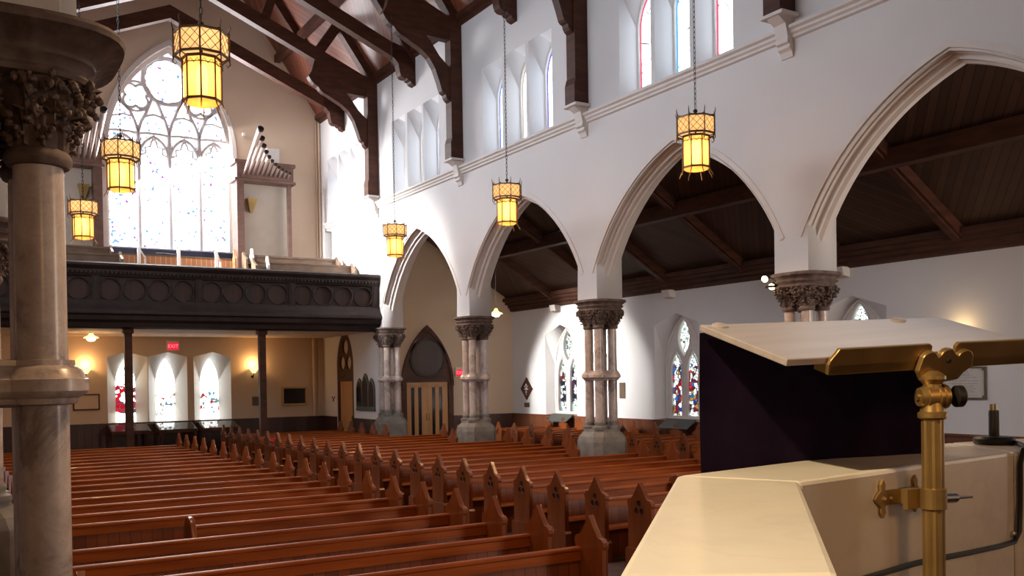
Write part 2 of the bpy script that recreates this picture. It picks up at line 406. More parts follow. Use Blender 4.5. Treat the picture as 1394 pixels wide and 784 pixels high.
# right arcade wall with clerestory
ol = arcade_outline(2.0, PY[0:], YB, ZW)
ol = [(2.0, ZC), (PY[0] - .36, ZC)] + ol[1:]
ol += [(28.25, ZC), (28.25, 0), (30.36, 0)]
ol += [(p[0], p[1]) for p in pointed(31.155, .795, 0, 2.9, 4.25)[2:]][::-1] + [(31.95, 0), (YB, 0), (YB, ZW), (2.0, ZW)]
holes = sum([clere_holes(c) for c in bays], [])
holes.append([(32.2, 5.4), (32.95, 5.4), (32.95, 7.86), (32.2, 7.86)])
w = plate([ol] + holes, 'x', XR, XR + TH)
w.box(XR + .35, XR + .4, 32.1, 33.1, 5.3, 7.9)
struct(obj('wall_right', w, 'plaster'))
ol = [(PY[0] - .36, ZC)] + arcade_outline(PY[0] - .36, PY, YB, ZW)[1:] + [(28.25, ZC), (28.25, 0), (YB, 0), (YB, ZW), (PY[0] - .36, ZW)]
w = plate([ol] + sum([clere_holes(c) for c in bays], []), 'x', XL - TH, XL)
struct(obj('wall_left', w, 'plaster'))
# chamfered lower piers of wall over the capitals
def pier_stub(xc, y):
    ch = .075; hx, hy = TH / 2 + .004, .364
    return [(xc - hx + ch, y - hy), (xc + hx - ch, y - hy), (xc + hx, y - hy + ch), (xc + hx, y + hy - ch), (xc + hx - ch, y + hy), (xc - hx + ch, y + hy), (xc - hx, y + hy - ch), (xc - hx, y - hy + ch)]
mb = MB(); mb.prism(pier_stub(XL - TH / 2, PY[0]), 'z', ZC, 9)
for xc in (XL - TH / 2,): 
    for y in PY[1:]: mb.prism(pier_stub(xc, y), 'z', ZC, 5.0)
struct(obj('trim_1', mb, 'plaster'))
# arch mouldings
def archivolt(c, x0, sgn):
    """moulded ring of one arch; x0 = nave face, sgn = direction into the wall"""
    prof = [(-.05, .002), (-.05, -.012), (.045, -.014), (.05, .035), (.066, .035), (.07, .004), (.085, .01), (.09, .05), (.07, .085), (.085, .115), (.10, .105), (.105, .135), (.085, .165), (.10, .20), (.135, .215),
            (.165, .205), (.17, .235), (.155, .26), (.185, .29), (.205, .31), (.205, .40), (.16, .46), (.12, .53), (.08, .59), (-.01, .684)]
    rings = []
    za = 0
    M_ = MB()
    for side in (1, -1):
        rings = []
        for k in range(19):
            ring = []
            for n_, x in prof:
                r = A_R - n_
                t0 = math.acos(min(1, (2.60 + A_OFF) / A_R)); t1 = math.acos(A_OFF / r)
                t = t0 - .05 + (t1 - t0 + .05) * k / 18
                y = -A_OFF + r * math.cos(t); z = A_Z0 + r * math.sin(t)
                ring.append((x0 + sgn * x, c + side * y, z))
            rings.append(ring)
        M_.ring_loft(rings, caps=False, closed=False)
    return M_
k = 2
for i, c in enumerate(bays[:4]):
    struct(obj('trim_%d' % k, archivolt(c, XR, 1), 'stone_trim', smooth=True)); k += 1
    struct(obj('trim_%d' % k, archivolt(c, XL, -1), 'stone_trim', smooth=True)); k += 1
# string courses
sp = [(0, 7.90), (-.05, 7.92), (-.05, 7.96), (-.09, 7.99), (-.09, 8.03), (-.14, 8.06), (-.14, 8.11), (-.03, 8.15), (.01, 8.15)]
struct(obj('trim_%d' % k, MB().prism([(XR + a, b) for a, b in sp], 'y', 2, 32.7), 'stone_trim')); k += 1
struct(obj('trim_%d' % k, MB().prism([(XL - a, b) for a, b in sp], 'y', PY[0] - .36, 32.7), 'stone_trim')); k += 1
# back wall
zg = lambda x: 12.0 + SL * (5.66 - abs(x - XC))
low = [5.22, 6.50, 7.98]
pent = lambda u, hw, zb, zs, za: [(u - hw, zb), (u + hw, zb), (u + hw, zs), (u, za), (u - hw, zs)]
big = pointed(6.75, 2.06, 6.92, 10.25, 13.86, 16)
ol = [(-6, 0), (18.6, 0), (18.6, 7), (XR + .9, 7), (XR + .9, 12), (XR, 12.05), (XC, 20.2), (XL, 12.05), (XL - .9, 12), (-6, 7)]
w = plate([ol, big] + [pent(u, .63, 1.13, 3.33, 3.49) for u in low], 'y', YB, YB + .7)
struct(obj('wall_back', w, 'plaster_warm'))
# splays of the low back windows + glass
nwin = 1
def splay(keys, uc, hw, zb, zs, za, axis, a, b, mat_, n=14):
    A = keyloop(keys, n); B = lancet_loop(uc, hw, zb, zs, za, n)
    f = (lambda p, t: (t, p[0], p[1])) if axis == 'x' else (lambda p, t: (p[0], t, p[1]))
    mb = MB(); mb.ring_loft([[f(p, a) for p in A], [f(p, b) for p in B]], caps=False); return mb
for i, u in enumerate(low):
    wo = struct(obj('window_%d' % nwin, splay(pent(u, .63, 1.13, 3.33, 3.49), u, .31, 1.13, 2.45, 3.28, 'y', YB - .002, YB + .5, 'plaster'), 'white', smooth=True)); nwin += 1
    g = plate([pointed(u, .33, 1.10, 2.45, 3.32)], 'y', YB + .5, YB + .53)
    obj('stained_glass', g, 'glass_low_red' if i == 0 else 'glass_low', wo)
    obj('window_sill', MB().prism([(YB - .06, 1.08), (YB + .5, 1.08), (YB + .5, 1.16), (YB - .06, 1.13)], 'x', u - .63, u + .63), 'white', wo)
# big west window: tracery plate with holes, glass behind, moulded frame
u0 = 6.75
yt = YB + .32
tr = plate([pointed(u0, 2.06, 6.92, 10.25, 13.86, 16), pointed(u0, 1.96, 7.02, 10.25, 13.68, 16)], 'y', yt - .1, yt + .08)
def bar(pts, r=.045): tr.tube([(u0 + p[0], yt, p[1]) for p in pts], r * 1.45, 6)
for m_ in (-1.0, 0, 1.0): bar([(m_, 6.95), (m_, 10.9)], .055)
for j in range(4):
    c_ = -1.5 + j
    bar([(p[0], p[1]) for p in pointed(c_, .47, 9.9, 10.1, 10.80, 8)[1:]], .04)
    for q in (-1, 1):                                            # cusps of the light heads
        bar([(c_ + q * .44, 10.15), (c_ + q * .27, 10.22), (c_ + q * .28, 10.42), (c_ + q * .12, 10.45), (c_ + q * .08, 10.62), (c_, 10.72)], .026)
    bar([(c_ - .5, 10.86), (c_ - .2, 10.90), (c_ + .2, 10.90), (c_ + .5, 10.86)], .035)
for q in (-1, 1):
    bar([(0, 10.9), (q * .10, 11.3), (q * .26, 11.7), (q * .40, 12.05)]); bar([(q * 1.0, 10.9), (q * .90, 11.25), (q * .72, 11.6), (q * .58, 11.98)])
    bar([(q * .14, 11.40), (q * .30, 11.50), (q * .5, 11.54), (q * .70, 11.48), (q * .85, 11.38)], .035)
    bar([(q * 1.0, 10.9), (q * 1.10, 11.25), (q * 1.26, 11.62)]); bar([(q * 1.18, 11.40), (q * 1.45, 11.46), (q * 1.80, 11.36)], .03)
    bar([(q * 1.26, 11.60), (q * 1.46, 11.78), (q * 1.66, 11.92)], .035)
    fo = foil(q * 1.06, 12.10, .43, 4, 9, PI / 4); bar(fo + fo[:1], .04)
    bar(circ(q * 1.06, 12.10, .50, 28) + circ(q * 1.06, 12.10, .50, 28)[:1], .035)
    bar([(q * .72, 12.62), (q * .86, 12.9)], .03)
fo = foil(-.04, 12.72, .70, 12, 5); bar(fo + fo[:1], .034)
bar(circ(-.04, 12.72, .80, 40) + circ(-.04, 12.72, .80, 40)[:1], .05)
wo = struct(obj('window_%d' % nwin, tr, 'bloom_tracery', smooth=True)); nwin += 1
obj('stained_glass', plate([pointed(u0, 2.1, 6.85, 10.25, 13.9, 16)], 'y', YB + .42, YB + .45), 'glass_big', wo)
mm = MB()
fr_o, fr_i = pointed(u0, 2.20, 6.86, 10.25, 14.06, 16), pointed(u0, 2.06, 6.92, 10.25, 13.86, 16)
obj('window_frame', plate([fr_o, fr_i], 'y', YB - .05, YB + .02), 'stone_trim', wo)
for z in (8.0, 9.0): mm.box(u0 - 2.05, u0 + 2.05, YB + .39, YB + .415, z, z + .025)
obj('saddle_bar', mm, 'iron', wo)
obj('window_sill', MB().box(u0 - 2.3, u0 + 2.3, YB - .12, YB + .25, 6.62, 6.93), 'navy', wo)
# clerestory windows
edges = {('R', 1): ['edge_red', 'edge_cyan', 'edge_red'], ('R', 2): ['edge_blue', 'edge_tan', 'edge_violet']}
for sd, xf, sg in (('R', XR, 1), ('L', XL, -1)):
    for bi, c in enumerate(bays):
        for j, d in enumerate((1.12, 0, -1.12)):
            u = c + d
            rect = [(u - .5, 8.14), (u + .5, 8.14), (u + .5, 10.40), (u, 10.40), (u - .5, 10.40)]
            mb = splay(rect, u, .36, 8.26, 9.55, 10.27, 'x', xf - sg * .001, xf + sg * .36, 'plaster')
            wo = struct(obj('window_%d' % nwin, mb, 'plaster', smooth=True)); nwin += 1
            ek = edges.get((sd, bi), ['edge_blue', 'edge_tan', 'edge_blue'])[j]
            a, b = sorted((xf + sg * .42, xf + sg * .44))
            obj('stained_glass', plate([pointed(u, .29, 8.36, 9.55, 10.15)], 'x', a, b), 'glass_cl', wo)
            obj('glass_border', plate([pointed(u, .33, 8.31, 9.55, 10.21), pointed(u, .29, 8.36, 9.55, 10.15)], 'x', a, b), ek, wo)
            obj('window_frame', plate([pointed(u, .39, 8.22, 9.55, 10.32), pointed(u, .33, 8.31, 9.55, 10.21)], 'x', *sorted((xf + sg * .35, xf + sg * .45))), 'stone_trim', wo)
# aisle wall with three windows
awin = [26.3, 20.45, 14.42, 8.3]
w = plate([[(-9, 0), (YB, 0), (YB, 5.3), (-9, 5.3)]] + [pent(u, .94, 1.15, 3.90, 4.20) for u in awin], 'x', XA, XA + .6)
struct(obj('wall_aisle', w, 'plaster'))
for i, u in enumerate(awin):
    A = pent(u, .94, 1.15, 3.90, 4.20)
    mb = MB(); mb.ring_loft([[(XA - .001, *p) for p in keyloop(A, 14)], [(XA + .36, *p) for p in lancet_loop(u, .80, 1.17, 2.75, 4.16, 14)]], caps=False)
    wo = struct(obj('window_%d' % nwin, mb, 'plaster', smooth=True)); nwin += 1
    # two cusped lights below a pointed top light
    ht = []
    for s_ in (-1, 1):
        ht.append(pointed(u + s_ * .345, .275, 1.27, 2.5, 3.15, 8))
    top = []
    for t in range(13):
        q = t / 12; top.append((u - .27 * math.sin(PI * q) ** .8, 2.95 + 1.10 * q))
    top = top + [(2 * u - p[0], p[1]) for p in top[-2:0:-1]]
    ht.append(top)
    for s_ in (-1, 1):
        ht.append([(u + s_ * .60, 2.75), (u + s_ * .56, 3.10), (u + s_ * .36, 3.66), (u + s_ * .32, 3.45), (u + s_ * .42, 3.15)][::1])
    tr = plate([pointed(u, .80, 1.17, 2.75, 4.16, 10)] + ht[:3], 'x', XA + .30, XA + .42)
    obj('tracery', tr, 'stone_trim', wo)
    rm = MB()
    for s_ in (-1, 1):
        for hw, zz in ((.30, 3.2), (.25, 3.08)):
            pl = pointed(u + s_ * .345, hw, 1.25, 2.5, zz, 8)
            rm.tube([(XA + .30, *p) for p in pl[1:] + pl[:1]], .018, 5)
    rm.tube([(XA + .30, *p) for p in pointed(u, .73, 1.2, 2.75, 4.10, 10)[1:]], .03, 5)
    rm.tube([(XA + .30, *p) for p in top + top[:1]], .022, 5)
    obj('tracery_moulding', rm, 'stone_trim', wo)
    obj('stained_glass', plate([pointed(u, .78, 1.2, 2.75, 4.12, 10)], 'x', XA + .43, XA + .45), 'glass_aisle_dark' if i == 0 else 'glass_aisle', wo)
    bb = MB()
    for kz in range(9): bb.box(XA + .418, XA + .43, u - .62, u + .62, 1.45 + .2 * kz, 1.457 + .2 * kz)
    obj('saddle_bar', bb, 'iron', wo)
    obj('window_sill', MB().prism([(XA - .05, 1.10), (XA + .36, 1.14), (XA + .36, 1.19), (XA - .05, 1.15)], 'y', u - .96, u + .96), 'wainscot', wo)
# aisle end wall with doorway, its return walls
dcx = 14.33
w = plate([[(XR + .5, 0), (dcx - .98, 0)] + [(dcx - .98, 1.8)] + [(p[0], p[1]) for p in pointed(dcx, .98, 0, 2.2, 4.27, 12)[2:]][::-1] + [(dcx + .98, 0), (XA + .3, 0), (XA + .3, 8.1), (XR + .5, 8.1)]], 'y', YE, YE + .5)
struct(obj('wall_aisle_end', w, 'plaster_warm'))
struct(obj('wall_left_aisle', MB().box(-6, -5.6, -9, YB, 0, 8), 'plaster_warm'))
struct(obj('wall_chancel', MB().box(-6, 18.6, -9.4, -9, 0, 20), 'plaster_warm'))
# ceilings
def slab(pts, t=.15):
    mb = MB(); vs = [Vector(p) for p in pts]; n = (vs[1] - vs[0]).cross(vs[2] - vs[0]).normalized()
    if n.z < 0: n = -n
    mb.ring_loft([vs, [v + n * t for v in vs]]); return mb
cm = MB(); ZR = 12.03 + SL * (XR - XC)
ys = [-9, 2.4] + [v for p in zip(PY, bays) for v in p] + [YB + .3]
fi = []
for a, b in zip(ys, ys[1:]):
    for side, e in ((1, XR + .5), (-1, XL - .5)):
        z0 = 12.03 - SL * .5
        q = [(e, a, z0), (e, b, z0), (XC, b, ZR), (XC, a, ZR)]
        n0 = len(cm.b.faces); vs = [Vector(p) for p in q]; cm.ring_loft([vs, [v + Vector((0, 0, .2)) for v in vs]]); cm.b.faces.ensure_lookup_table()
        mid = (ys.index(a)) % 2
        for f in cm.b.faces[n0:]: f.material_index = (0 if side == 1 else 2) + mid
struct(obj('ceiling', cm, ['roofRa', 'roofRb', 'roofLa', 'roofLb']))
cm = MB(); ya = [-9, 2.8, 5.7, 8.65, 11.6, 14.6, 17.6, 20.6, 23.5, 26.4, YE + .1]
for i, (a, b) in enumerate(zip(ya, ya[1:])):
    n0 = len(cm.b.faces); vs = [Vector(p) for p in ((XA + .3, a, 5.0), (XA + .3, b, 5.0), (XR + .6, b, 5.0 + AS * 5.5), (XR + .6, a, 5.0 + AS * 5.5))]
    cm.ring_loft([vs, [v + Vector((0, 0, .15)) for v in vs]]); cm.b.faces.ensure_lookup_table()
    for f in cm.b.faces[n0:]: f.material_index = i % 2
struct(obj('ceiling_aisle', cm, ['aisleA', 'aisleB']))
struct(obj('ceiling_left_aisle', MB().box(-6, XL - .6, -9, YB, 7.6, 7.8), 'aisleA'))
# aisle cornice + wall plate + nave wall plate
cp = [(XA + .02, 4.82), (XA - .10, 4.86), (XA - .10, 4.93), (XA - .18, 4.97), (XA - .18, 5.05), (XA - .30, 5.08), (XA - .30, 5.16), (XA - .40, 5.18), (XA - .40, 5.30), (XA + .02, 5.30)]
struct(obj('trim_%d' % k, MB().prism(cp, 'y', -9, YE), 'wood_dark')); k += 1
for xf, s_ in ((XR, -1), (XL, 1)):
    cp = [(xf, 11.86), (xf + s_ * .06, 11.88), (xf + s_ * .06, 11.96), (xf + s_ * .16, 12.0), (xf + s_ * .16, 12.14), (xf, 12.3)]
    struct(obj('trim_%d' % k, MB().prism(cp, 'y', 2, YB), 'wood_dark')); k += 1
# wainscots
def wains(name, m, x0, x1, y0, y1, z=1.134):
    struct(obj(name, MB().box(x0, x1, y0, y1, 0, z), m))
def cap(mb, x0, x1, y0, y1): mb.box(x0, x1, y0, y1, 1.10, 1.15)
b = MB(); b.box(XL, XR, YB - .05, YB, 0, 1.10); cap(b, XL, XR, YB - .08, YB)
struct(obj('baseboard_back', b, 'wainscot_dark'))
b = MB()
for y0, y1 in ((-9, awin[3] - .95), (awin[3] + .95, awin[2] - .95), (awin[2] + .95, awin[1] - .95), (awin[1] + .95, awin[0] - .95), (awin[0] + .95, YE)):
    b.box(XA - .05, XA, y0, y1, 0, 1.10); cap(b, XA - .08, XA, y0, y1)
for u in awin: b.box(XA - .04, XA, u - .95, u + .95, 0, 1.08)
struct(obj('baseboard_aisle', b, 'wainscot'))
b = MB()
for x0, x1 in ((XR + .88, dcx - 1.0), (dcx + 1.0, XA)): b.box(x0, x1, YE - .05, YE, 0, 1.10); cap(b, x0, x1, YE - .08, YE)
for y0, y1 in ((28.45, 30.33), (31.98, YB)): b.box(XR - .05, XR, y0, y1, 0, 1.10); cap(b, XR - .08, XR, y0, y1)
struct(obj('baseboard_right', b, 'wainscot_dark'))

# ------------------------------------------------------------------ DOORS
def door_set():
    z0, zl, za = 0, 2.33, 4.24; y = YE + .02
    fr = plate([[(dcx - .99, 0)] + [(p[0], p[1]) for p in pointed(dcx, .99, 0, 2.2, 4.27, 12)[2:]][::-1] + [(dcx + .99, 0), (dcx + .80, 0), (dcx + .80, 2.33), (dcx - .80, 2.33), (dcx - .80, 0)]], 'y', y - .06, y + .1)
    d = struct(obj('door_1', fr, 'wood_dark'))
    obj('tympanum_ring', plate([circ(dcx, 3.16, .70, 40), circ(dcx, 3.16, .60, 40)], 'y', y - .10, y), 'wood_gallery', d)
    obj('tympanum_board', plate([circ(dcx, 3.16, .605, 40)], 'y', y - .075, y - .05), 'wood_roundel', d)
    obj('hood_mould', plate([pointed(dcx, 1.0, 0.9, 2.2, 4.30, 14)[2:], pointed(dcx, .90, 0.9, 2.2, 4.12, 14)[2:]], 'y', y - .10, y), 'wood_dark', d)
    for s_ in (-1, 1):
        x0 = dcx + (-.79 if s_ < 0 else .005); x1 = x0 + .785
        pan = [[(x0 + .17, .5), (x0 + .30, .5), (x0 + .30, 2.15), (x0 + .17, 2.15)], [(x0 + .44, .5), (x0 + .57, .5), (x0 + .57, 2.15), (x0 + .44, 2.15)]]
        lf = obj('door_leaf', plate([[(x0, 0), (x1, 0), (x1, 2.32), (x0, 2.32)]] + pan, 'y', y + .0, y + .05), 'door', d)
        for q in pan:
            obj('door_pane', MB().box(q[0][0], q[1][0], y + .02, y + .03, .5, 2.15), 'dark_glass', lf)
        hx = x1 - .05 if s_ < 0 else x0 + .05
        obj('door_handle', MB().box(hx - .012, hx + .012, y - .04, y, 1.0, 1.25), 'brass', lf)
door_set()
def side_door():
    yc = 31.155; x = XR + .02
    out = [(yc - .795, 0), (yc - .795, 2.9)] + [(p[0], p[1]) for p in pointed(yc, .795, 0, 2.9, 4.25, 12)[2:]][::-1][1:-1] + [(yc + .795, 2.9), (yc + .795, 0)]
    holes_ = [[(yc - .62, .02), (yc + .62, .02), (yc + .62, 2.40), (yc - .62, 2.40)], circ(yc, 3.6, .26), circ(yc - .3, 3.05, .24), circ(yc + .3, 3.05, .24)]
    d = struct(obj('door_2', plate([pointed(yc, .795, 0.0, 2.9, 4.25, 12)] + holes_, 'x', x, x + .14), 'wood_dark'))
    obj('tympanum_glass', plate([pointed(yc, .7, 2.5, 2.9, 4.1, 10)], 'x', x + .06, x + .07), 'plaster_warm', d)
    lf = obj('door_leaf', MB().box(x + .04, x + .10, yc - .62, yc + .62, 0.02, 2.40), 'door', d)
    obj('door_handle', MB().box(x, x + .04, yc - .52, yc - .48, 1.0, 1.2), 'brass', lf)
side_door()

# ------------------------------------------------------------------ PIERS
def leaf(mb, c, ang, z0, h, r0, r1, wd):
    """one curled leaf of a capital: grows from radius r0 up and out to r1"""
    nu, nv = 6, 5; g = []
    for i in range(nu + 1):
        t = i / nu
        r = r0 + (r1 - r0) * t ** 1.8 + (.0 if t < .8 else .01); z = z0 + h * math.sin(t * 1.95) / math.sin(1.57)
        ww = wd * (.55 + .9 * math.sin(PI * min(1, t * .85 + .1))) * (1 + .25 * math.sin(t * 19))
        row = []
        for j in range(nv):
            q = j / (nv - 1) * 2 - 1
            a = ang + ww * q / r; rr = r - .02 * q * q + .012 * math.cos(q * 9)
            row.append(mb.b.verts.new((c[0] + rr * math.cos(a), c[1] + rr * math.sin(a), z - .012 * abs(q))))
        g.append(row)
    for i in range(nu):
        for j in range(nv - 1): mb.face((g[i][j], g[i][j + 1], g[i + 1][j + 1], g[i + 1][j]))
SO = .181
CORN = [(SO, -SO), (SO, SO), (-SO, -SO), (-SO, SO)]
def oct_(h, c): return [(-h + c, -h), (h - c, -h), (h, -h + c), (h, h - c), (h - c, h), (-h + c, h), (-h, h - c), (-h, -h + c)]
def pier(loc, label, rs=.096):
    k_ = rs / .114
    t = thing('clustered_column', label, 'column', loc, 0, 'marble columns of the arcades')
    mb = MB()
    lv = [(.47, .14, 0), (.47, .14, .22), (.445, .14, .30), (.445, .14, 1.02), (.42, .15, 1.14), (.35, .15, 1.24), (.34, .15, 1.30)]
    mb.ring_loft([[(x, y, z) for x, y in oct_(h, c)] for h, c, z in lv]); obj('plinth', mb, 'stone_base', t)
    mb = MB()
    for cx, cy in CORN: mb.lathe([(.16, 1.28), (.17, 1.31), (.165, 1.35), (.135 * k_, 1.37), (.13 * k_, 1.395), (.145 * k_, 1.42), (.14 * k_, 1.45), (.118 * k_, 1.47), (.08, 1.47)], (cx, cy, 0), 20)
    obj('base_moulding', mb, 'stone_base', t, True)
    for cx, cy in CORN:
        obj('shaft', MB().lathe([(rs, 1.45), (rs * 1.01, 2.3), (rs, 2.42), (rs, 2.5), (rs * .99, 3.2), (rs * .96, 3.56)], (cx, cy, 0), 28), 'marble', t, True)
    mb = MB()
    pr_ = [(.08, 2.345), (.15 * k_, 2.36), (.155 * k_, 2.385), (.185 * k_, 2.40), (.20 * k_, 2.415), (.205 * k_, 2.42), (.205 * k_, 2.475), (.195 * k_, 2.48), (.175 * k_, 2.52), (.145 * k_, 2.54), (.142 * k_, 2.565), (.08, 2.57)]
    for cx, cy in CORN: mb.lathe(pr_, (cx, cy, 0), 28)
    for (ax, ay), (bx, by) in ((CORN[0], CORN[1]), (CORN[2], CORN[3]), (CORN[0], CORN[2]), (CORN[1], CORN[3])):
        dx, dy = (1, 0) if ax == bx else (0, 1)
        sec = [(r - .06, z) for r, z in pr_]; full = [(r, z) for r, z in sec] + [(-r, z) for r, z in sec[::-1]]
        mb.ring_loft([[(px + dx * r, py + dy * r, z) for r, z in full] for px, py in ((ax, ay), (bx, by))])
    obj('shaft_ring', mb, 'marble', t, True)
    mb = MB(); random.seed(3)
    for cx, cy in CORN:
        mb.lathe([(.08, 3.47), (.135 * k_, 3.475), (.150 * k_, 3.50), (.150 * k_, 3.52), (.135 * k_, 3.545), (.118 * k_, 3.555), (.125, 3.62), (.15, 3.72), (.19, 3.80), (.215, 3.86), (.21, 3.9)], (cx, cy, 0), 24)
        for tier, (z0, h, r0, r1, n_, wd) in enumerate(((3.555, .16, .122, .205, 9, .036), (3.66, .19, .15, .268, 8, .045))):
            for i in range(n_): leaf(mb, (cx, cy), 2 * PI * (i + .5 * tier) / n_ + random.uniform(-.1, .1), z0 + random.uniform(-.01, .01), h, r0, r1 + random.uniform(-.015, .015), wd)
        for z_, r_, n_, sz in ((3.60, .145, 8, .020), (3.66, .165, 9, .023), (3.725, .20, 10, .026), (3.785, .235, 10, .029), (3.835, .25, 11, .024)):
            for i in range(n_):                              # crockets: clusters of small lobes
                a = 2 * PI * (i + random.uniform(-.25, .25)) / n_ + z_ * 40
                for q in range(4):
                    aa = a + random.uniform(-.16, .16); rr = r_ + random.uniform(-.012, .028)
                    mb.sphere((cx + rr * math.cos(aa), cy + rr * math.sin(aa), z_ + random.uniform(-.03, .03)), sz * random.uniform(.55, 1.05), (1, 1, random.uniform(.7, 1.3)), 1)
        for i in range(12):
            a = 2 * PI * i / 12 + .2; r = random.uniform(.205, .265)
            mb.sphere((cx + r * math.cos(a), cy + r * math.sin(a), random.uniform(3.74, 3.85)), random.uniform(.016, .03), (1, 1, .8), 1)
    obj('carved_capital', mb, 'stone_dark', t, True)
    ko = .078 if rs > .1 else 0                                     # the near column's abacus oversails more
    mb = MB().lathe([(.33, 3.84), (.425, 3.86), (.435, 3.88), (.425, 3.895), (.405, 3.905), (.415, 3.93), (.445, 3.95), (.45, 3.965), (.425 + ko * .2, 3.98), (.43 + ko * .4, 4.0), (.47 + ko * .7, 4.035), (.495 + ko, 4.05), (.50 + ko, 4.075), (.49 + ko, 4.095), (.46 + ko * .6, 4.105), (.3, 4.105)], (0, 0, 0), 56, 3.4)
    obj('abacus', mb, 'stone_dark', t, True)
    return t
xl, xr = XL - TH / 2, XR + TH / 2
p0 = pier((xl, PY[0], 0), 'marble clustered column with dark carved capital, nearest the camera at the left edge of the photo', .113)
p1 = pier((xl, PY[1], 0), 'clustered column of the left arcade standing just behind the nearest marble column')
for y, lb in ((PY[1], 'clustered column of the right arcade rising behind the wooden reading desk'), (PY[2], 'clustered column of the right arcade between the two large aisle windows, second from the desk'),
              (PY[3], 'clustered column of the right arcade just right of the oak double doors'), (PY[4], 'half column against the wall under the right end of the gallery, left of the oak double doors')):
    dup(p1, (xr, y, 0), lb)

# ------------------------------------------------------------------ ROOF TRUSSES
def scallop(pts, n=4, amp=.05):
    """scalloped edge along a polyline"""
    out = []
    for a, b in zip(pts, pts[1:]):
        a, b = Vector(a), Vector(b); d = b - a; nn = Vector((d.y, -d.x)).normalized()
        for i in range(n): t = i / n; out.append(tuple(a + d * t + nn * (amp * math.sin(PI * t))))
    out.append(tuple(pts[-1])); return out
def rafters(t, y):
    for s_ in (1, -1):
        mx = lambda x: XC + s_ * (x - XC)
        mb = MB(); o_ = .34
        mb.prism([(mx(12.0), 12.05 - o_ * 0), (mx(12.0), 12.05 - .42), (XC, ZR - .50), (XC, ZR + .02)], 'y', -.15, .15)
        obj('rafter', mb, 'wood_dark', t)
def chord(t, hw=.14):
    lo = lambda x: 13.87 - .42 * (x - XC)
    for s_ in (1, -1):
        mx = lambda x: XC + s_ * (x - XC)
        mb = MB(); mb.prism([(XC, lo(XC)), (mx(12), lo(12)), (mx(12), lo(12) + .42), (XC, lo(XC) + .42)], 'y', -hw, hw)
        obj('tie_beam', mb, 'wood_dark', t)
def full_truss(y, label):
    t = thing('hammer_beam_truss', label, 'roof truss', (0, y, 0), 0, 'dark timber trusses of the nave roof'); rafters(t, y); chord(t)
    for s_ in (1, -1):
        mx = lambda x: XC + s_ * (x - XC); P = lambda l: [(mx(a), b) for a, b in l]
        edge = scallop([(9.76, 11.80), (10.05, 11.52), (10.35, 11.30)], 3, .04) + [(10.82, 11.06), (11.05, 10.88), (11.22, 10.62), (11.34, 10.30), (11.40, 10.12)] + scallop([(11.40, 10.12), (11.52, 9.98), (11.64, 9.80)], 3, .03)
        out = edge + [(11.70, 9.8), (11.70, 10.66), (11.36, 10.96), (11.14, 11.26), (10.98, 11.45), (11.66, 11.42), (12.0, 11.42), (12.0, 12.0), (9.98, 12.42), (9.86, 11.98)]
        mb = MB(); mb.prism(P(out), 'y', -.11, .11); obj('hammer_beam_bracket', mb, 'wood_dark', t)
        mb = MB(); mb.box(*sorted((mx(11.66), mx(11.995))), -.16, .16, 8.30, 12.1)
        mb.prism(P([(11.62, 8.30), (11.70, 8.30), (11.70, 8.85), (11.66, 8.85), (11.62, 8.70)]), 'y', -.18, .18); obj('wall_post', mb, 'wood_dark', t)
        mb = MB(); mb.bar((mx(10.0), 0, 12.45), (mx(10.75), 0, 13.55), .22, .30, (1, 0, 0)); obj('strut', mb, 'wood_dark', t)
        mb = MB(); mb.bar((mx(8.4), 0, 13.2), (mx(9.25), 0, 15.7), .2, .26, (1, 0, 0)); obj('strut', mb, 'wood_dark', t)
    obj('collar_beam', MB().box(XC - 2.3, XC + 2.3, -.13, .13, 16.0, 16.4), 'wood_dark', t)
    return t
def mid_truss(y, label):
    t = thing('scissor_truss', label, 'roof truss', (0, y, 0), 0, 'dark timber trusses of the nave roof'); rafters(t, y); chord(t)
    for s_ in (1, -1):
        mx = lambda x: XC + s_ * (x - XC)
        e = [(11.22, 11.86), (11.46, 11.60)] + [(11.50 + .17 * (1 - math.cos(a)) , 11.36 - .15 * math.sin(a)) for a in (.0, .6, 1.2, 1.8)] + scallop([(11.72, 11.24), (11.84, 11.16), (11.94, 11.06)], 3, .03) + [(12.0, 11.04), (12.0, 12.0), (11.3, 12.2)]
        mb = MB(); mb.prism([(mx(a), b) for a, b in e], 'y', -.14, .14); obj('wall_bracket', mb, 'wood_dark', t)
    return t
t0 = full_truss(PY[4], 'hammer-beam truss above the front edge of the gallery')
for y, lb in ((PY[3], 'hammer-beam truss meeting the wall above the column right of the double doors'), (PY[2], 'hammer-beam truss meeting the wall between the two nearer groups of high windows'), (PY[1], 'hammer-beam truss nearest the camera, its wall post showing at the top right')):
    dup(t0, (0, y, 0), lb)
t1 = mid_truss(bays[4], 'roof truss closest to the big west window, over the gallery')
for i, lb in ((3, 'intermediate truss between the gallery front and the next wall post'), (2, 'intermediate truss whose carved bracket hangs left of the middle group of high windows'), ):
    dup(t1, (0, bays[i], 0), lb)
for s_, nm in ((1, 'right'), (-1, 'left')):
    for j, (x, lb) in enumerate(((10.45, 'lower'), (8.6, 'upper'))):
        xx = XC + s_ * (x - XC); zz = 12.03 + SL * (XR - x)
        mb = MB(); mb.box(-.10, .10, 2.4, YB - .01, -.36, -.10)
        o = obj('purlin', mb, 'wood_dark'); o.location = (xx, 0, zz); tag(o, '%s long roof purlin on the %s slope of the nave roof' % (lb, nm), 'roof beam', 'nave purlins')
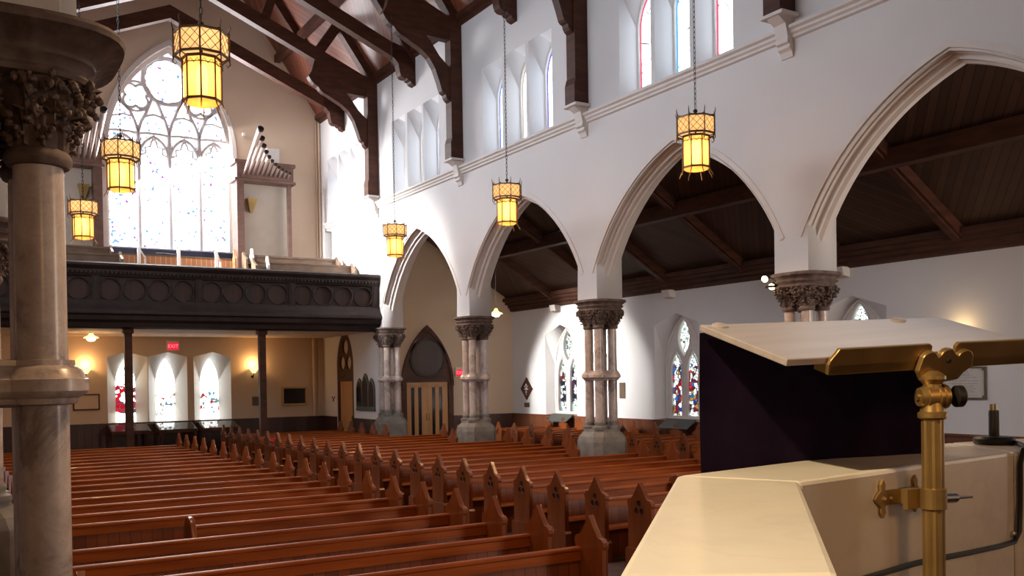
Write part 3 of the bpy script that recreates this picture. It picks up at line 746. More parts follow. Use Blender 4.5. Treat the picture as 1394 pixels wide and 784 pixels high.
# stone corbels below the wall posts
def corbel(loc, label, s_):
    mb = MB()
    side = [(0, 8.30), (-.36, 8.30), (-.36, 8.24), (-.30, 8.20), (-.20, 8.14), (-.17, 8.02), (-.15, 7.92), (-.16, 7.84), (-.10, 7.82), (-.12, 7.76), (-.06, 7.72), (-.03, 7.62), (0, 7.62)]
    mb.prism([(s_ * a, b) for a, b in side], 'y', -.13, .13); mb.box(*sorted((s_ * -.40, 0)), -.24, .24, 8.24, 8.30)
    o = obj('stone_corbel', mb, 'stone_trim', bevel=.008); o.location = loc; return tag(o, label, 'corbel', 'stone corbels under the roof posts')
cl = ['corbel under the nearest roof post, at the top right of the photo', 'corbel between the two nearer groups of high windows', 'corbel under the roof post just above the third lantern of the right row', 'corbel nearest the gallery, on the brightly lit wall']
for y, lb in zip(PY[1:], cl): corbel((XR, y, 0), lb, 1)
# aisle roof timbers
for i, (y, lb) in enumerate(((26.4, 'aisle roof rafter above the farther big aisle window'), (23.5, 'aisle roof rafter seen through the arch right of the double doors'), (20.6, 'aisle roof rafter above the aisle window next to the desk'), (17.6, 'aisle roof rafter behind the third lantern'), (14.6, 'aisle roof rafter behind the column above the desk'), (11.6, 'aisle roof rafter seen through the nearest arch'))):
    mb = MB(); e = lambda x: 5.0 + AS * (XA + .3 - x)
    mb.prism([(XA, e(XA)), (XR + .8, e(XR + .8)), (XR + .8, e(XR + .8) - .26), (XA - .25, e(XA - .25) - .24), (XA, e(XA) - .3)], 'y', -.14, .14)
    mb.prism([(XA - .2, e(XA - .2) - .2), (XR + .8, e(XR + .8) - .2), (XR + .8, e(XR + .8) - .32), (XA - .3, e(XA - .3) - .30)], 'y', -.07, .07)
    o = obj('aisle_rafter', mb, 'wood_dark'); o.location = (0, y, 0); tag(o, lb, 'roof beam', 'rafters of the right aisle')
    mb = MB(); mb.prism([(XA, 4.62), (XA - .20, 4.66), (XA - .24, 4.74), (XA - .26, 4.86), (XA, 4.86)], 'y', -.16, .16)
    if i in (0, 2, 4):
        o = obj('aisle_corbel', mb, 'stone_trim', bevel=.01); o.location = (0, y, 0)
        tag(o, ['white corbel high on the aisle wall above the farther big window', '', 'white corbel high on the aisle wall above the window next to the desk', '', 'white corbel on the aisle wall right of the column above the desk'][i], 'corbel', 'white aisle corbels')
mb = MB(); x = 15.35; z = 5.0 + AS * (XA + .3 - x); mb.box(x - .14, x + .14, -2, YE, z - .36, z - .02)
tag(obj('aisle_purlin', mb, 'wood_dark'), 'long horizontal purlin under the dark aisle roof', 'roof beam')

# ------------------------------------------------------------------ GALLERY
YG = 28.05
g = thing('gallery', 'dark timber gallery across the back of the nave with a row of carved roundels', 'gallery', (0, 0, 0))
x0, x1 = XL + .01, XR - .01
g_c = [3.98, 4.62, 5.28, 5.94]; cen = []
for d in (-5.52 + 2.76 * k for k in range(0, 5)): cen += [c + d for c in g_c if x0 + .3 < c + d < x1 - .25]
holes_ = [circ(c, 5.07, .285, 32) for c in cen]
obj('front_panel', plate([[(x0, 4.74), (x1, 4.74), (x1, 5.42), (x0, 5.42)]] + holes_, 'y', YG, YG + .06), 'wood_gallery', g)
obj('back_board', MB().box(x0, x1, YG + .07, YG + .12, 4.74, 5.5), 'wood_roundel', g)
for c in cen:
    mb = MB(); pr2 = [(YG - .03, .285), (YG - .035, .30), (YG - .02, .325), (YG, .325), (YG + .02, .285)]
    mb.ring_loft([[(c + r * math.cos(2 * PI * i / 36), yy, 5.07 + r * math.sin(2 * PI * i / 36)) for i in range(36)] for yy, r in pr2 + pr2[:1]], caps=False)
    obj('roundel_ring', mb, 'wood_gallery', g, True)
for x in (.90, 3.62, 6.38, 9.14, 11.84):
    mb = MB(); mb.box(x - .10, x + .10, YG - .05, YG, 4.74, 5.42); mb.box(x - .05, x + .05, YG - .08, YG - .05, 4.8, 5.38); obj('pilaster', mb, 'wood_gallery', g)
obj('parapet_rail', MB().prism([(YG - .16, 5.66), (YG - .20, 5.70), (YG - .20, 5.76), (YG - .12, 5.80), (YG + .45, 5.80), (YG + .45, 5.60), (YG - .10, 5.60)], 'x', x0, x1 - .02), 'wood_gallery', g)
mb = MB(); mb.prism([(YG - .10, 5.60), (YG - .10, 5.55), (YG - .05, 5.42), (YG, 5.40), (YG + .1, 5.40), (YG + .1, 5.60)], 'x', x0, x1)
n = int((x1 - x0) / .11)
for i in range(n): mb.box(x0 + .02 + i * .11, x0 + .075 + i * .11, YG - .13, YG - .08, 5.49, 5.56)
obj('dentil_cornice', mb, 'wood_gallery', g)
obj('lower_cove', MB().prism([(YG + .1, 4.76), (YG - .03, 4.76), (YG - .06, 4.70), (YG - .12, 4.60), (YG - .24, 4.48), (YG - .26, 4.42), (YG - .26, 4.38), (YG - .18, 4.34), (YG - .16, 4.22), (YG - .06, 4.14), (YG - .02, 4.02), (YG + .12, 3.98), (YG + .2, 3.98), (YG + .2, 4.76)], 'x', x0, x1), 'wood_gallery', g)
obj('gallery_soffit', MB().box(x0, x1, YG + .1, YB - .01, 4.0, 4.08), 'plaster_warm', g)
mb = MB()
for y, z in ((28.3, 5.0), (29.5, 5.76), (30.65, 6.1)): mb.box(x0, x1, y, YB - .01, 4.5, z)
obj('gallery_steps', mb, 'gal_pew', g)
for x, lb in ((4.48, 0), (8.29, 1)):
    mb = MB(); mb.box(x - .10, x + .10, 28.4 - .10, 28.4 + .10, 0, 4.0); mb.box(x - .15, x + .15, 28.25, 28.55, 0, .5); mb.box(x - .14, x + .14, 28.26, 28.54, 3.86, 4.0)
    obj('support_post', mb, 'wood_dark', g, bevel=.012)
# seats and fittings up in the gallery
def gal_pew(xa, xb, y, z, label):
    t = thing('gallery_pew', label, 'pew', (xa, y, z), 0, 'pews in the gallery'); Lx = xb - xa
    obj('backrest', MB().prism([(-.02, 0), (.03, 0), (.07, .50), (.02, .50)], 'x', .05, Lx - .05), 'gal_pew', t)
    obj('top_rail', MB().box(.05, Lx - .05, -.01, .10, .48, .54), 'gal_pew', t)
    obj('seat', MB().box(.05, Lx - .05, -.36, 0, .2, .24), 'gal_pew', t)
    for x in (0, Lx - .07): obj('end_panel', MB().prism([(-.40, 0), (.12, 0), (.12, .58), (.02, .62), (-.08, .50), (-.36, .36)], 'x', x, x + .07), 'gal_pew', t)
gal_pew(8.5, 11.78, 31.1, 6.1, 'rear gallery pew on the right, below the right organ case'); gal_pew(8.5, 11.9, 30.0, 5.76, 'front gallery pew on the right, just behind the gallery rail')
gal_pew(.9, 4.5, 31.1, 6.1, 'rear gallery pew on the left, below the left organ case'); gal_pew(.9, 4.6, 30.0, 5.76, 'front gallery pew on the left, behind the lower lantern')
t = thing('choir_screen', 'low orange boarded screen below the big west window', 'screen', (0, 32.0, 6.1))
obj('board_panel', MB().box(4.6, 8.4, -.03, .03, -.02, .44), 'gal_board', t); obj('top_rail', MB().box(4.55, 8.45, -.05, .05, .44, .49), 'gal_pew', t)
for x, lb in ((5.26, 'white handrail post in front of the left part of the boarded screen'), (6.45, 'white post near the middle of the boarded screen'), (7.62, 'white handrail post in front of the right part of the boarded screen')):
    t = thing('rail_post', lb, 'post', (x, 31.0, 6.1), 0, 'white posts in the gallery')
    obj('post', MB().box(-.045, .045, -.045, .045, 0, .57), 'white', t)
    if x != 6.45:
        obj('handrail', MB().tube([(0, 0, .55), (.22, .5, .38), (.30, .7, .34)], .03, 8), 'white', t); obj('newel', MB().box(.27, .33, .67, .73, 0, .36), 'white', t)
    else: obj('handrail', MB().tube([(0, 0, .40), (-.7, 0, .42)], .014, 6), 'iron', t)
for x, y, lb in ((8.32, 31.4, 'orange pointed bench end right of the boarded screen'), (8.74, 30.9, 'pale pointed bench end next to the right gallery pews'), (8.98, 30.0, 'smaller pale bench end in front of the right gallery pews')):
    o = obj('bench_end', MB().prism([(-.15, 0), (.15, 0), (.15, .42), (.08, .50), (0, .72), (-.08, .50), (-.15, .42)], 'x', -.04, .04), 'gal_board' if x < 8.5 else 'white'); o.location = (x, y, 6.1 if y > 30.65 else 5.76); tag(o, lb, 'bench end', 'bench ends in the gallery')
# organ cases
def organ_case(xa, xb, pipes_from, lb):
    y = 32.45; sg = 1 if pipes_from > 0 else -1
    t = thing('organ_case', lb, 'organ case', (0, y, 0), 0, 'organ cases beside the west window')
    zb, zt = 6.1, 10.05
    big = (xa, xa + .24) if sg > 0 else (xb - .26, xb); sm = (xb - .2, xb - .07) if sg > 0 else (xa + .07, xa + .2)
    obj('corner_post', MB().box(*big, -.05, .5, zb, 9.4), 'case_wood', t); obj('corner_post', MB().box(*sm, -.02, .12, zb, 9.4), 'case_wood', t)
    obj('side_panel', MB().box(xa + .1, xb - .1, .42, .5, zb, 9.4), 'case_panel', t)
    mb = MB(); mb.box(xa, xb, -.08, .6, 9.40, 9.95); mb.box(xa - .08, xb + .06, -.14, .62, 9.34, 9.43); mb.box(xa - .08, xb + .06, -.14, .62, 9.93, 10.05)
    obj('header', mb, 'case_wood', t)
    nP = 11
    for i in range(nP):
        x = (xa + .22 + i * .155) if sg > 0 else (xb - .22 - i * .155)
        Ln = 2.35 * .82 ** i; d = Vector((0, -math.cos(R_(27)), math.sin(R_(27)))); p = Vector((x, -.06, 9.52))
        pr_ = MB().tube([p, p + d * Ln * .25, p + d * Ln * .9, p + d * Ln], [.012 + .002 * Ln, .022 + .012 * Ln, .030 + .026 * Ln, .032 + .028 * Ln], 12)
        q = obj('organ_pipe', pr_, 'copper_pipe', t, True)
        e = p + d * Ln
        obj('pipe_mouth', MB().tube([e, e + d * (.04 + .02 * Ln)], .036 + .029 * Ln, 12), 'pipe_dark', q, True)
    obj('pipe_block', MB().box(xa + .14, xb - .1, -.14, 0, 9.44, 9.56), 'case_wood', t)
organ_case(8.70, 10.68, 1, 'organ case with fanned trumpet pipes right of the west window')
organ_case(2.5, 4.44, -1, 'organ case with trumpet pipes left of the west window, behind the near column')
for x, lb in ((9.28, 'wedge wall light inside the right organ case'), (3.92, 'wedge wall light inside the left organ case')):
    o = obj('wedge_light', MB().ring_loft([[(x - .05, 32.72, 8.34), (x + .05, 32.72, 8.34), (x + .05, 32.86, 8.34), (x - .05, 32.86, 8.34)], [(x - .17, 32.55, 8.80), (x + .17, 32.55, 8.80), (x + .17, 32.86, 8.80), (x - .17, 32.86, 8.80)]]), 'gilt'); tag(o, lb, 'wall light', 'wedge wall lights')
tag(obj('speaker_box', MB().box(9.93, 10.38, 32.98, YB - .005, 10.2, 10.7), 'white', bevel=.01), 'white box on the back wall behind the right organ pipes', 'speaker')
o = obj('motion_sensor', MB().box(9.14, 9.24, 33.2, YB - .002, 11.08, 11.2), 'white', bevel=.015); tag(o, 'small white sensor on the back wall between window and organ pipes', 'sensor')
mb = MB(); mb.tube([(12 - .05, YB - .07, 6.0), (11.95, YB - .07, 11.9)], .045, 8); mb.tube([(11.84, YB - .05, 6.0), (11.84, YB - .05, 11.9)], .02, 6)
tag(obj('wall_pipe', mb, 'plaster_warm'), 'vertical pipe in the corner of the back wall above the gallery', 'pipe')
mb = MB(); mb.tube([(11.60, YB - .10, 1.15), (11.60, YB - .10, 3.98)], .06, 10); mb.tube([(11.78, YB - .08, 1.15), (11.78, YB - .08, 3.98)], .035, 8); mb.box(11.5, 11.85, YB - .06, YB - .01, 2.7, 2.78)
tag(obj('corner_pipes', mb, 'plaster_warm'), 'pair of vertical pipes in the corner under the gallery', 'pipe')

# ------------------------------------------------------------------ LANTERNS
def lantern(loc, label, chain_top):
    t = thing('pendant_lantern', label, 'lantern', loc, 0, 'amber lanterns hanging in the nave')
    ph = R_(29); V = lambda r, i, z: (r * math.cos(ph + i * PI / 4), r * math.sin(ph + i * PI / 4), z)
    R1, R2 = .298, .208
    fr = MB()
    for z, r, h in ((.755, R1 + .006, .022), (.50, R1 + .006, .026)):
        fr.ring_loft([[V(rr, i, zz) for i in range(8)] for rr, zz in ((r, z - h / 2), (r, z + h / 2), (r - .02, z + h / 2), (r - .02, z - h / 2), (r, z - h / 2))], caps=False)
    for i in range(8):
        fr.tube([V(R1 + .004, i, .47), V(R1 + .004, i, .80)], .010, 6)
        fr.tube([V(R1 + .004, i, .80), V(R1 + .018, i, .85), V(R1 + .012, i, .89)], [.009, .007, .002], 6)
        fr.tube([V(R1 + .004, i, .48), V(R1 + .012, i, .43), V(R1 - .02, i, .40), V(R1 - .03, i, .43)], [.009, .008, .007, .004], 6)
        fr.tube([V(R1, i, .49), V(R2, i, .46)], .008, 5)
    obj('crown_frame', fr, 'bronze', t)
    lt = MB()
    for i in range(8):
        a, b = Vector(V(R1 + .002, i, 0)), Vector(V(R1 + .002, i + 1, 0))
        P = lambda s, z: a + (b - a) * s + Vector((0, 0, z))
        for s0, z0, s1, z1 in ((.04, .63, .52, .745), (.04, .52, .96, .74), (.50, .512, .96, .625), (.04, .63, .5, .512), (.04, .74, .96, .52), (.5, .745, .96, .63)):
            lt.tube([P(s0, z0), P(s1, z1)], .0038, 4)
    obj('crown_lattice', lt, 'bronze', t)
    for i in range(8):
        a, b = Vector(V(R1 - .012, i, 0)), Vector(V(R1 - .012, i + 1, 0)); n_ = (a + b).normalized() * .006; q = []
        for z in (.515, .742): q.append([a + Vector((0, 0, z)), b + Vector((0, 0, z)), b - n_ + Vector((0, 0, z)), a - n_ + Vector((0, 0, z))])
        obj('crown_panel', MB().ring_loft(q), 'amber_crown', t)
    fr = MB()
    for z, r, h in ((.47, R2 + .008, .03), (.0, R2 + .008, .03), (.40, R2 + .003, .008)):
        fr.ring_loft([[V(rr, i, zz) for i in range(8)] for rr, zz in ((r, z - h / 2), (r, z + h / 2), (r - .02, z + h / 2), (r - .02, z - h / 2), (r, z - h / 2))], caps=False)
    for i in range(8):
        fr.tube([V(R2 + .004, i, -.02), V(R2 + .004, i, .48)], .010, 6)
        fr.tube([V(R2 + .004, i, .0), V(R2 + .02, i, -.06), V(R2 + .05, i, -.10), V(R2 + .06, i, -.14)], [.009, .008, .006, .003], 6)
        a, b = Vector(V(R2 + .003, i, 0)), Vector(V(R2 + .003, i + 1, 0))
        for s0, s1, s2 in ((.04, .25, .5), (.5, .75, .96)):
            fr.tube([a + (b - a) * s0 + Vector((0, 0, .385)), a + (b - a) * s1 + Vector((0, 0, .435)), a + (b - a) * s2 + Vector((0, 0, .385))], .0045, 4)
    obj('body_frame', fr, 'bronze', t)
    for i in range(8):
        a, b = Vector(V(R2 - .008, i, 0)), Vector(V(R2 - .008, i + 1, 0)); n_ = (a + b).normalized() * .006; q = []
        for z in (.012, .458): q.append([a + Vector((0, 0, z)), b + Vector((0, 0, z)), b - n_ + Vector((0, 0, z)), a - n_ + Vector((0, 0, z))])
        obj('body_panel', MB().ring_loft(q), 'amber', t)
    mb = MB()
    for k_ in range(4): mb.tube([V(R1, k_, .78), V(R1, k_ + 4, .78)], .008, 5)
    mb.tube([(0, 0, .46), (0, 0, .84)], .014, 8); mb.lathe([(.012, .84), (.035, .86), (.03, .89), (.012, .9)], (0, 0, 0), 10)
    obj('hanger', mb, 'iron', t)
    mb = MB().lathe([(.004, .04), (.04, .05), (.062, .09), (.066, .20), (.062, .36), (.04, .41), (.004, .42)], (0, 0, 0), 16)
    obj('bulb', mb, 'bulb', t, True)
    obj('bottom_bowl', MB().lathe([(.20, -.005), (.17, -.03), (.10, -.045), (.004, -.05), (.004, -.043), (.10, -.038), (.165, -.022), (.19, 0)], (0, 0, 0), 24), 'amber', t, True)
    ch = MB(); zt = chain_top; z = .90; i = 0
    while z < zt:
        ln, rw, tr_ = .085, .016, .0055; ring = []
        for j in range(10):
            a = 2 * PI * j / 10; u, v = rw * math.cos(a), (ln / 2 + .008) * math.sin(a)
            ring.append((u, 0, z + ln / 2 + v) if i % 2 else (0, u, z + ln / 2 + v))
        ch.tube(ring + ring[:1], tr_, 4, caps=False); z += ln * .92; i += 1
    obj('chain', ch, 'iron', t)
    return t
LZ = 5.62
l0 = lantern((2.56, PY[1], LZ), 'largest amber lantern, in front of the top right of the big west window', 11.78 - LZ)
lts = [(2.56, PY[1])]
for x, y, lb in ((2.54, PY[2] - .2, 'amber lantern in front of the left edge of the big west window'), (2.64, PY[3] - .2, 'lowest amber lantern on the left, beside the near marble column and left organ case'),
                 (9.95, PY[1], 'amber lantern hanging in front of the apex of the second arch, nearest on the right'), (9.95, PY[2] - .1, 'amber lantern in front of the arch apex left of the third column from the right'), (9.95, PY[3] - .2, 'amber lantern over the double doors, farthest on the right')):
    dup(l0, (x, y, LZ), lb); lts.append((x, y))

# ------------------------------------------------------------------ PEWS
peak = [(-.22, 0), (.22, 0), (.22, .80), (.235, .83), (.235, .87), (.20, .90), (.155, .905), (.13, .93), (.09, .98), (.055, 1.03), (.025, 1.075), (0, 1.11)]
peak = peak + [(-a, b) for a, b in peak[-2:1:-1]]
knob = [(-.22, 0), (.22, 0), (.22, .80)] + [(.16 * math.cos(a) + .05, .80 + .11 * math.sin(a)) for a in (0.2, .6, 1.0, 1.57, 2.1, 2.6, 3.0)] + [(-.22, .62)]
tre = [circ(-.001, .845, .042, 12), circ(-.052, .752, .042, 12), circ(.052, .752, .042, 12)]
cache = {}
def pew_mesh(kind, x0, x1):
    key = (kind, round(x0, 2), round(x1, 2))
    return key
def pew(loc, Lx, label, group, left='peak', right='peak'):
    key = (round(Lx, 3), left, right)
    if key in cache:
        return dup(cache[key], loc, label) if cache[key]['group'] == group else retag(dup(cache[key], loc, label), group)
    t = thing('church_pew', label, 'pew', loc, 0, group)
    for kind, x in ((left, 0), (right, Lx - .065)):
        if kind == 'peak':                                   # the trefoil is sunk into the outer face only
            (o0, o1), (i0, i1) = ((x, x + .018), (x + .018, x + .065)) if x == 0 else ((x + .047, x + .065), (x, x + .047))
            mb = plate([peak] + tre, 'x', o0, o1); mb.prism(peak, 'x', i0, i1)
            e = obj('end_panel', mb, 'pew_end', t)
            xi = o1 - .004 if x == 0 else o0 - .001
            fm = MB()
            for cc in tre: fm.prism(cc, 'x', xi, xi + .005)
            obj('trefoil_shade', fm, 'pew_recess_shade', e)  # dark discs painted as the shade inside the sunk trefoil
        else: e = obj('end_panel', plate([knob], 'x', x, x + .065), 'pew_end', t, bevel=.012)
        obj('plinth', MB().prism([(-.26, 0), (.26, 0), (.26, .25), (.235, .28), (-.235, .28), (-.26, .25)], 'x', x - .02, x + .085), 'pew_end', e)
    a, b = .06, Lx - .06
    obj('backrest', MB().prism([(.125, .40), (.150, .40), (.178, .68), (.153, .68)], 'x', a, b), 'pew_board', t)
    obj('top_rail', MB().prism([(.132, .655), (.136, .74), (.128, .755), (.130, .775), (.145, .785), (.19, .785), (.20, .775), (.20, .755), (.192, .74), (.182, .655)], 'x', a, b), 'pew', t)
    obj('seat', MB().prism([(-.22, .40), (-.235, .42), (-.22, .445), (.15, .425), (.15, .395)], 'x', a, b), 'pew', t)
    obj('seat_support', MB().box(a, b, -.17, -.14, .02, .40), 'pew_board', t)
    cache[key] = t; return t
def retag(o, gname): o['group'] = gname; return o
ORD = ['first', 'second', 'third', 'fourth', 'fifth', 'sixth', 'seventh', 'eighth', 'ninth', 'tenth', 'eleventh', 'twelfth', 'thirteenth', 'fourteenth', 'fifteenth', 'sixteenth', 'seventeenth', 'eighteenth', 'nineteenth', 'twentieth', 'twenty-first', 'twenty-second', 'twenty-third', 'twenty-fourth', 'twenty-fifth']
XP = .78
for k_ in range(21):
    y = 7.39 + .932 * k_
    if k_ == 4: pew((2.36, y, 0), 5.36 - 2.36, 'shorter pew with a low rounded left end, in the block left of the centre aisle', 'pews left of the centre aisle', 'knob')
    else: pew((XP, y, 0), 5.36 - XP, '%s oak pew from the front in the block left of the centre aisle' % ORD[k_], 'pews left of the centre aisle')
for k_ in range(23):
    y = 9.24 + .932 * k_; x0 = 7.40; xe = 12.78
    for q in PY[1:]:
        if abs(y - q) < .82: xe = 11.62
    if y > 25.6: xe = 11.3
    kn = 'peak'
    if k_ == 2: xe, kn = 9.72, 'knob'
    pew((x0, y, 0), xe - x0, ('shorter pew with a low rounded right end, in the block right of the centre aisle' if k_ == 2 else '%s oak pew from the front in the block right of the centre aisle' % ORD[k_]), 'pews right of the centre aisle', 'peak', kn)
for k_ in range(13):
    y = 15.45 + .932 * k_
    pew((14.42, y, 0), 17.5 - 14.42, '%s oak pew from the desk side, in the right aisle under the windows' % ORD[k_], 'pews in the right aisle')
for x, y, z, lb in ((6.95, 29.3, .785, 'red hymn book lying on a far pew left of the aisle end'), ):
    pass
for x, k_, lb in ((7.62, 17, 'red book lying on the rail of a far pew, right of the centre aisle'), (7.9, 18, 'red book on the rail of the pew behind the other red book')):
    o = obj('hymn_book', MB().box(-.11, .11, -.07, .07, 0, .05), 'red', bevel=.006); o.location = (x, 9.24 + .932 * k_ + .165, .786); tag(o, lb, 'book', 'red books on the far pews')

# ------------------------------------------------------------------ PULPIT, DESK AND MICROPHONE
ZT = 2.2665
t = thing('marble_pulpit', 'pale marble pulpit parapet in the right foreground', 'pulpit', (0, 0, 0))
def parap(poly, z0=.95, z1=ZT): return MB().prism(poly, 'z', z0, z1)
A, B, E_, D_, G_, R__ = (.521, .685), (1.139, 1.312), (.695, .579), (1.235, 1.11), (2.036, 1.216), (2.19, 1.475)
obj('left_parapet', parap([A, B, D_, E_]), 'marble_pulpit', t, bevel=.008)
obj('front_parapet', parap([B, R__, G_, D_]), 'marble_pulpit', t, bevel=.008)
obj('right_parapet', parap([R__, (2.75, 1.40), (2.62, 1.17), G_]), 'marble_pulpit', t, bevel=.008)
obj('near_parapet', parap([(.32, .10), A, E_, (.52, .10)]), 'marble_pulpit', t, bevel=.008)
obj('pulpit_floor', MB().prism([(.35, .0), (.55, .68), (1.15, 1.30), (2.2, 1.45), (2.9, 1.3), (2.9, 0)], 'z', .85, .97), 'floor_stone', t)
obj('pedestal', MB().lathe([(.9, 0), (.9, .15), (.6, .3), (.5, .6), (.75, .85)], (1.75, .5, 0), 8), 'marble_pulpit', t)
# adjustable reading desk
e = Vector((.991, -.131, .034)).normalized(); d = Vector((.116, .953, .281)); d = (d - e * d.dot(e)).normalized(); n = e.cross(d)
Nn = Vector((1.243, 1.142, 2.474)); F = Matrix(((e.x, d.x, n.x, Nn.x), (e.y, d.y, n.y, Nn.y), (e.z, d.z, n.z, Nn.z), (0, 0, 0, 1)))
def at(mb): bmesh.ops.transform(mb.b, matrix=F, verts=mb.b.verts); return mb
px, py = 1.560, 1.085
desk = thing('reading_desk', 'tilted wooden reading desk on a brass pole, clamped to the marble pulpit', 'lectern', (px, py, .97))
DO = Matrix.Translation((-px, -py, -.97))
def dobj(name, mb, m, smooth=False, bevel=0, parent=desk):
    bmesh.ops.transform(mb.b, matrix=DO, verts=mb.b.verts); return obj(name, mb, m, parent, smooth, bevel)
DW, DL = .643, .262
board = dobj('desk_board', at(MB().box(0, DW, 0, DL, -.013, 0)), 'desk', bevel=.002)
for s_ in (.035, .50): dobj('button', at(MB().lathe([(.016, 0), (.016, .003), (.012, .005)], (s_, DL - .018, 0), 14)), 'desk', True)
def ledge(pts): return at(MB().prism(pts, 'y', -.012, -.004))
dobj('book_ledge', ledge([(.086, -.030), (.325, -.030), (.325, .014), (.318, .019), (.104, .017), (.099, .010), (.092, .002), (.087, -.004), (.084, -.012)]), 'brass', bevel=.0015)
dobj('book_ledge', ledge([(.385, -.030), (.70, -.030), (.70, .019), (.392, .019), (.385, .013)]), 'brass', bevel=.0015)
dobj('ledge_shelf', at(MB().box(.09, .70, -.012, .03, -.030, -.013)), 'brass')
lobes = [(.300, -.046), (.288, -.030)]
for cx, r in ((.313, .0215), (.357, .0215), (.402, .0215)): lobes += [(cx + r * math.cos(a), -.014 + (.004 if cx == .357 else 0) + r * math.sin(a)) for a in [PI - .5 - (PI - 1.0) * i / 8 for i in range(9)]]
lobes += [(.424, -.026), (.405, -.036), (.392, -.050), (.350, -.054), (.322, -.054)]
dobj('lobed_bracket', at(MB().prism(lobes, 'y', -.024, -.012)), 'brass', bevel=.002)
dobj('bracket_eye', at(MB().tube([(.358, -.027, -.012), (.358, -.0235, -.012)], .004, 10)), 'black')
lp = lambda prof, seg=24: MB().lathe(prof, (px, py, 0), seg)
mb = lp([(.010, 2.45), (.018, 2.445), (.024, 2.44), (.024, 2.434), (.016, 2.425), (.017, 2.40), (.022, 2.375), (.026, 2.372), (.026, 2.364), (.020, 2.360)]); dobj('pole_head', mb, 'brass', True)
mb = MB(); c_ = Vector((px, py, 2.402)); ax = Vector((.88, -.46, 0)).normalized()
mb.tube([c_ - ax * .014, c_ + ax * .026], .022, 20); mb.tube([c_ - ax * .026, c_ - ax * .014], [.017, .020], 20); mb.tube([c_ - ax * .030, c_ - ax * .026], .006, 10)
for s_ in (.006, .016): mb.tube([c_ + ax * s_, c_ + ax * (s_ + .004)], .0245, 20)
dobj('swivel_joint', mb, 'brass', True)
mb = MB(); mb.tube([c_ + ax * .030, c_ + ax * .042], .006, 10); mb.tube([c_ + ax * .040, c_ + ax * .044, c_ + ax * .056, c_ + ax * .060], [.014, .020, .020, .015], 20); dobj('tightening_knob', mb, 'iron', True)
fl = [(.0190 + (.0009 if i % 2 else -.0009)) for i in range(24)]
mb = MB(); mb.ring_loft([[(px + fl[i] * sc_ * math.cos(2 * PI * i / 24), py + fl[i] * sc_ * math.sin(2 * PI * i / 24), z) for i in range(24)] for sc_, z in ((1, 2.36), (1, 1.2), (1.6, 1.18), (2.2, .985), (2.2, .97))]); dobj('pole', mb, 'brass')
fx = lambda x: 1.11 + (x - 1.235) * .1323
mb = MB()
mb.lathe([(.020, 2.194), (.0235, 2.196), (.0235, 2.232), (.020, 2.234)], (px, py, 0), 24)
mb.box(px - .05, px + .02, py + .018, py + .028, 2.196, 2.232); mb.box(px - .062, px + .035, fx(px) - .008, fx(px) - .001, 2.200, 2.228)
mb.box(px - .012, px + .012, py + .02, fx(px) - .002, 2.20, 2.228)
dobj('clamp_band', mb, 'brass', False)
mb = MB(); xx = px - .075; yy = fx(px - .075) - .002
fleur = [(0, .036), (.006, .026), (.004, .014), (.014, .010), (.014, -.010), (.004, -.014), (.006, -.026), (0, -.036), (-.006, -.026), (-.006, -.015), (-.018, -.006), (-.024, 0), (-.018, .006), (-.006, .015), (-.006, .026)]
mb.prism([(xx + a, 2.214 + b) for a, b in fleur], 'y', yy - .006, yy); mb.sphere((xx, yy - .007, 2.214), .005, sub=1); mb.sphere((xx + .02, yy - .007, 2.214), .0035, sub=1)
dobj('clamp_plate', mb, 'brass'); mb = MB()
mb.prism([(px + .04 + a, 2.214 + b) for a, b in [(-x_, z_) for x_, z_ in fleur]], 'y', fx(px + .04) - .008, fx(px + .04) - .002)
dobj('clamp_plate', mb, 'brass')
mb = MB(); s0 = Vector((px + .028, py + .0, 2.212)); dv = Vector((.9, -.12, -.02)).normalized()
mb.tube([s0, s0 + dv * .03], .010, 12); mb.tube([s0 + dv * .03, s0 + dv * .036], .007, 10); mb.tube([s0 + dv * .036, s0 + dv * .075], [.0035, .0025], 8); dobj('clamp_screw', mb, 'steel', True)
# hanging cloth
mb = MB(); rows = 20; cols = 26
for i in range(rows + 1):
    for j in range(cols + 1):
        s_ = .006 + .598 * j / cols; z = -.015 - .62 * i / rows
        p = Nn + e * s_ + d * (DL - .004); wv = .006 * math.sin(j * .9) * (i / rows) + .003 * math.sin(j * .35 + i * .3)
        mb.b.verts.new((p.x, p.y + .012 + wv, p.z + z))
mb.b.verts.ensure_lookup_table(); vv = mb.b.verts
for i in range(rows):
    for j in range(cols):
        a_ = i * (cols + 1) + j; mb.face((vv[a_], vv[a_ + 1], vv[a_ + cols + 2], vv[a_ + cols + 1]))
bmesh.ops.solidify(mb.b, geom=mb.b.faces[:], thickness=.004)
tag(obj('pulpit_cloth', mb, 'velvet', smooth=True), 'dark purple cloth hanging from the far edge of the wooden reading desk', 'cloth')
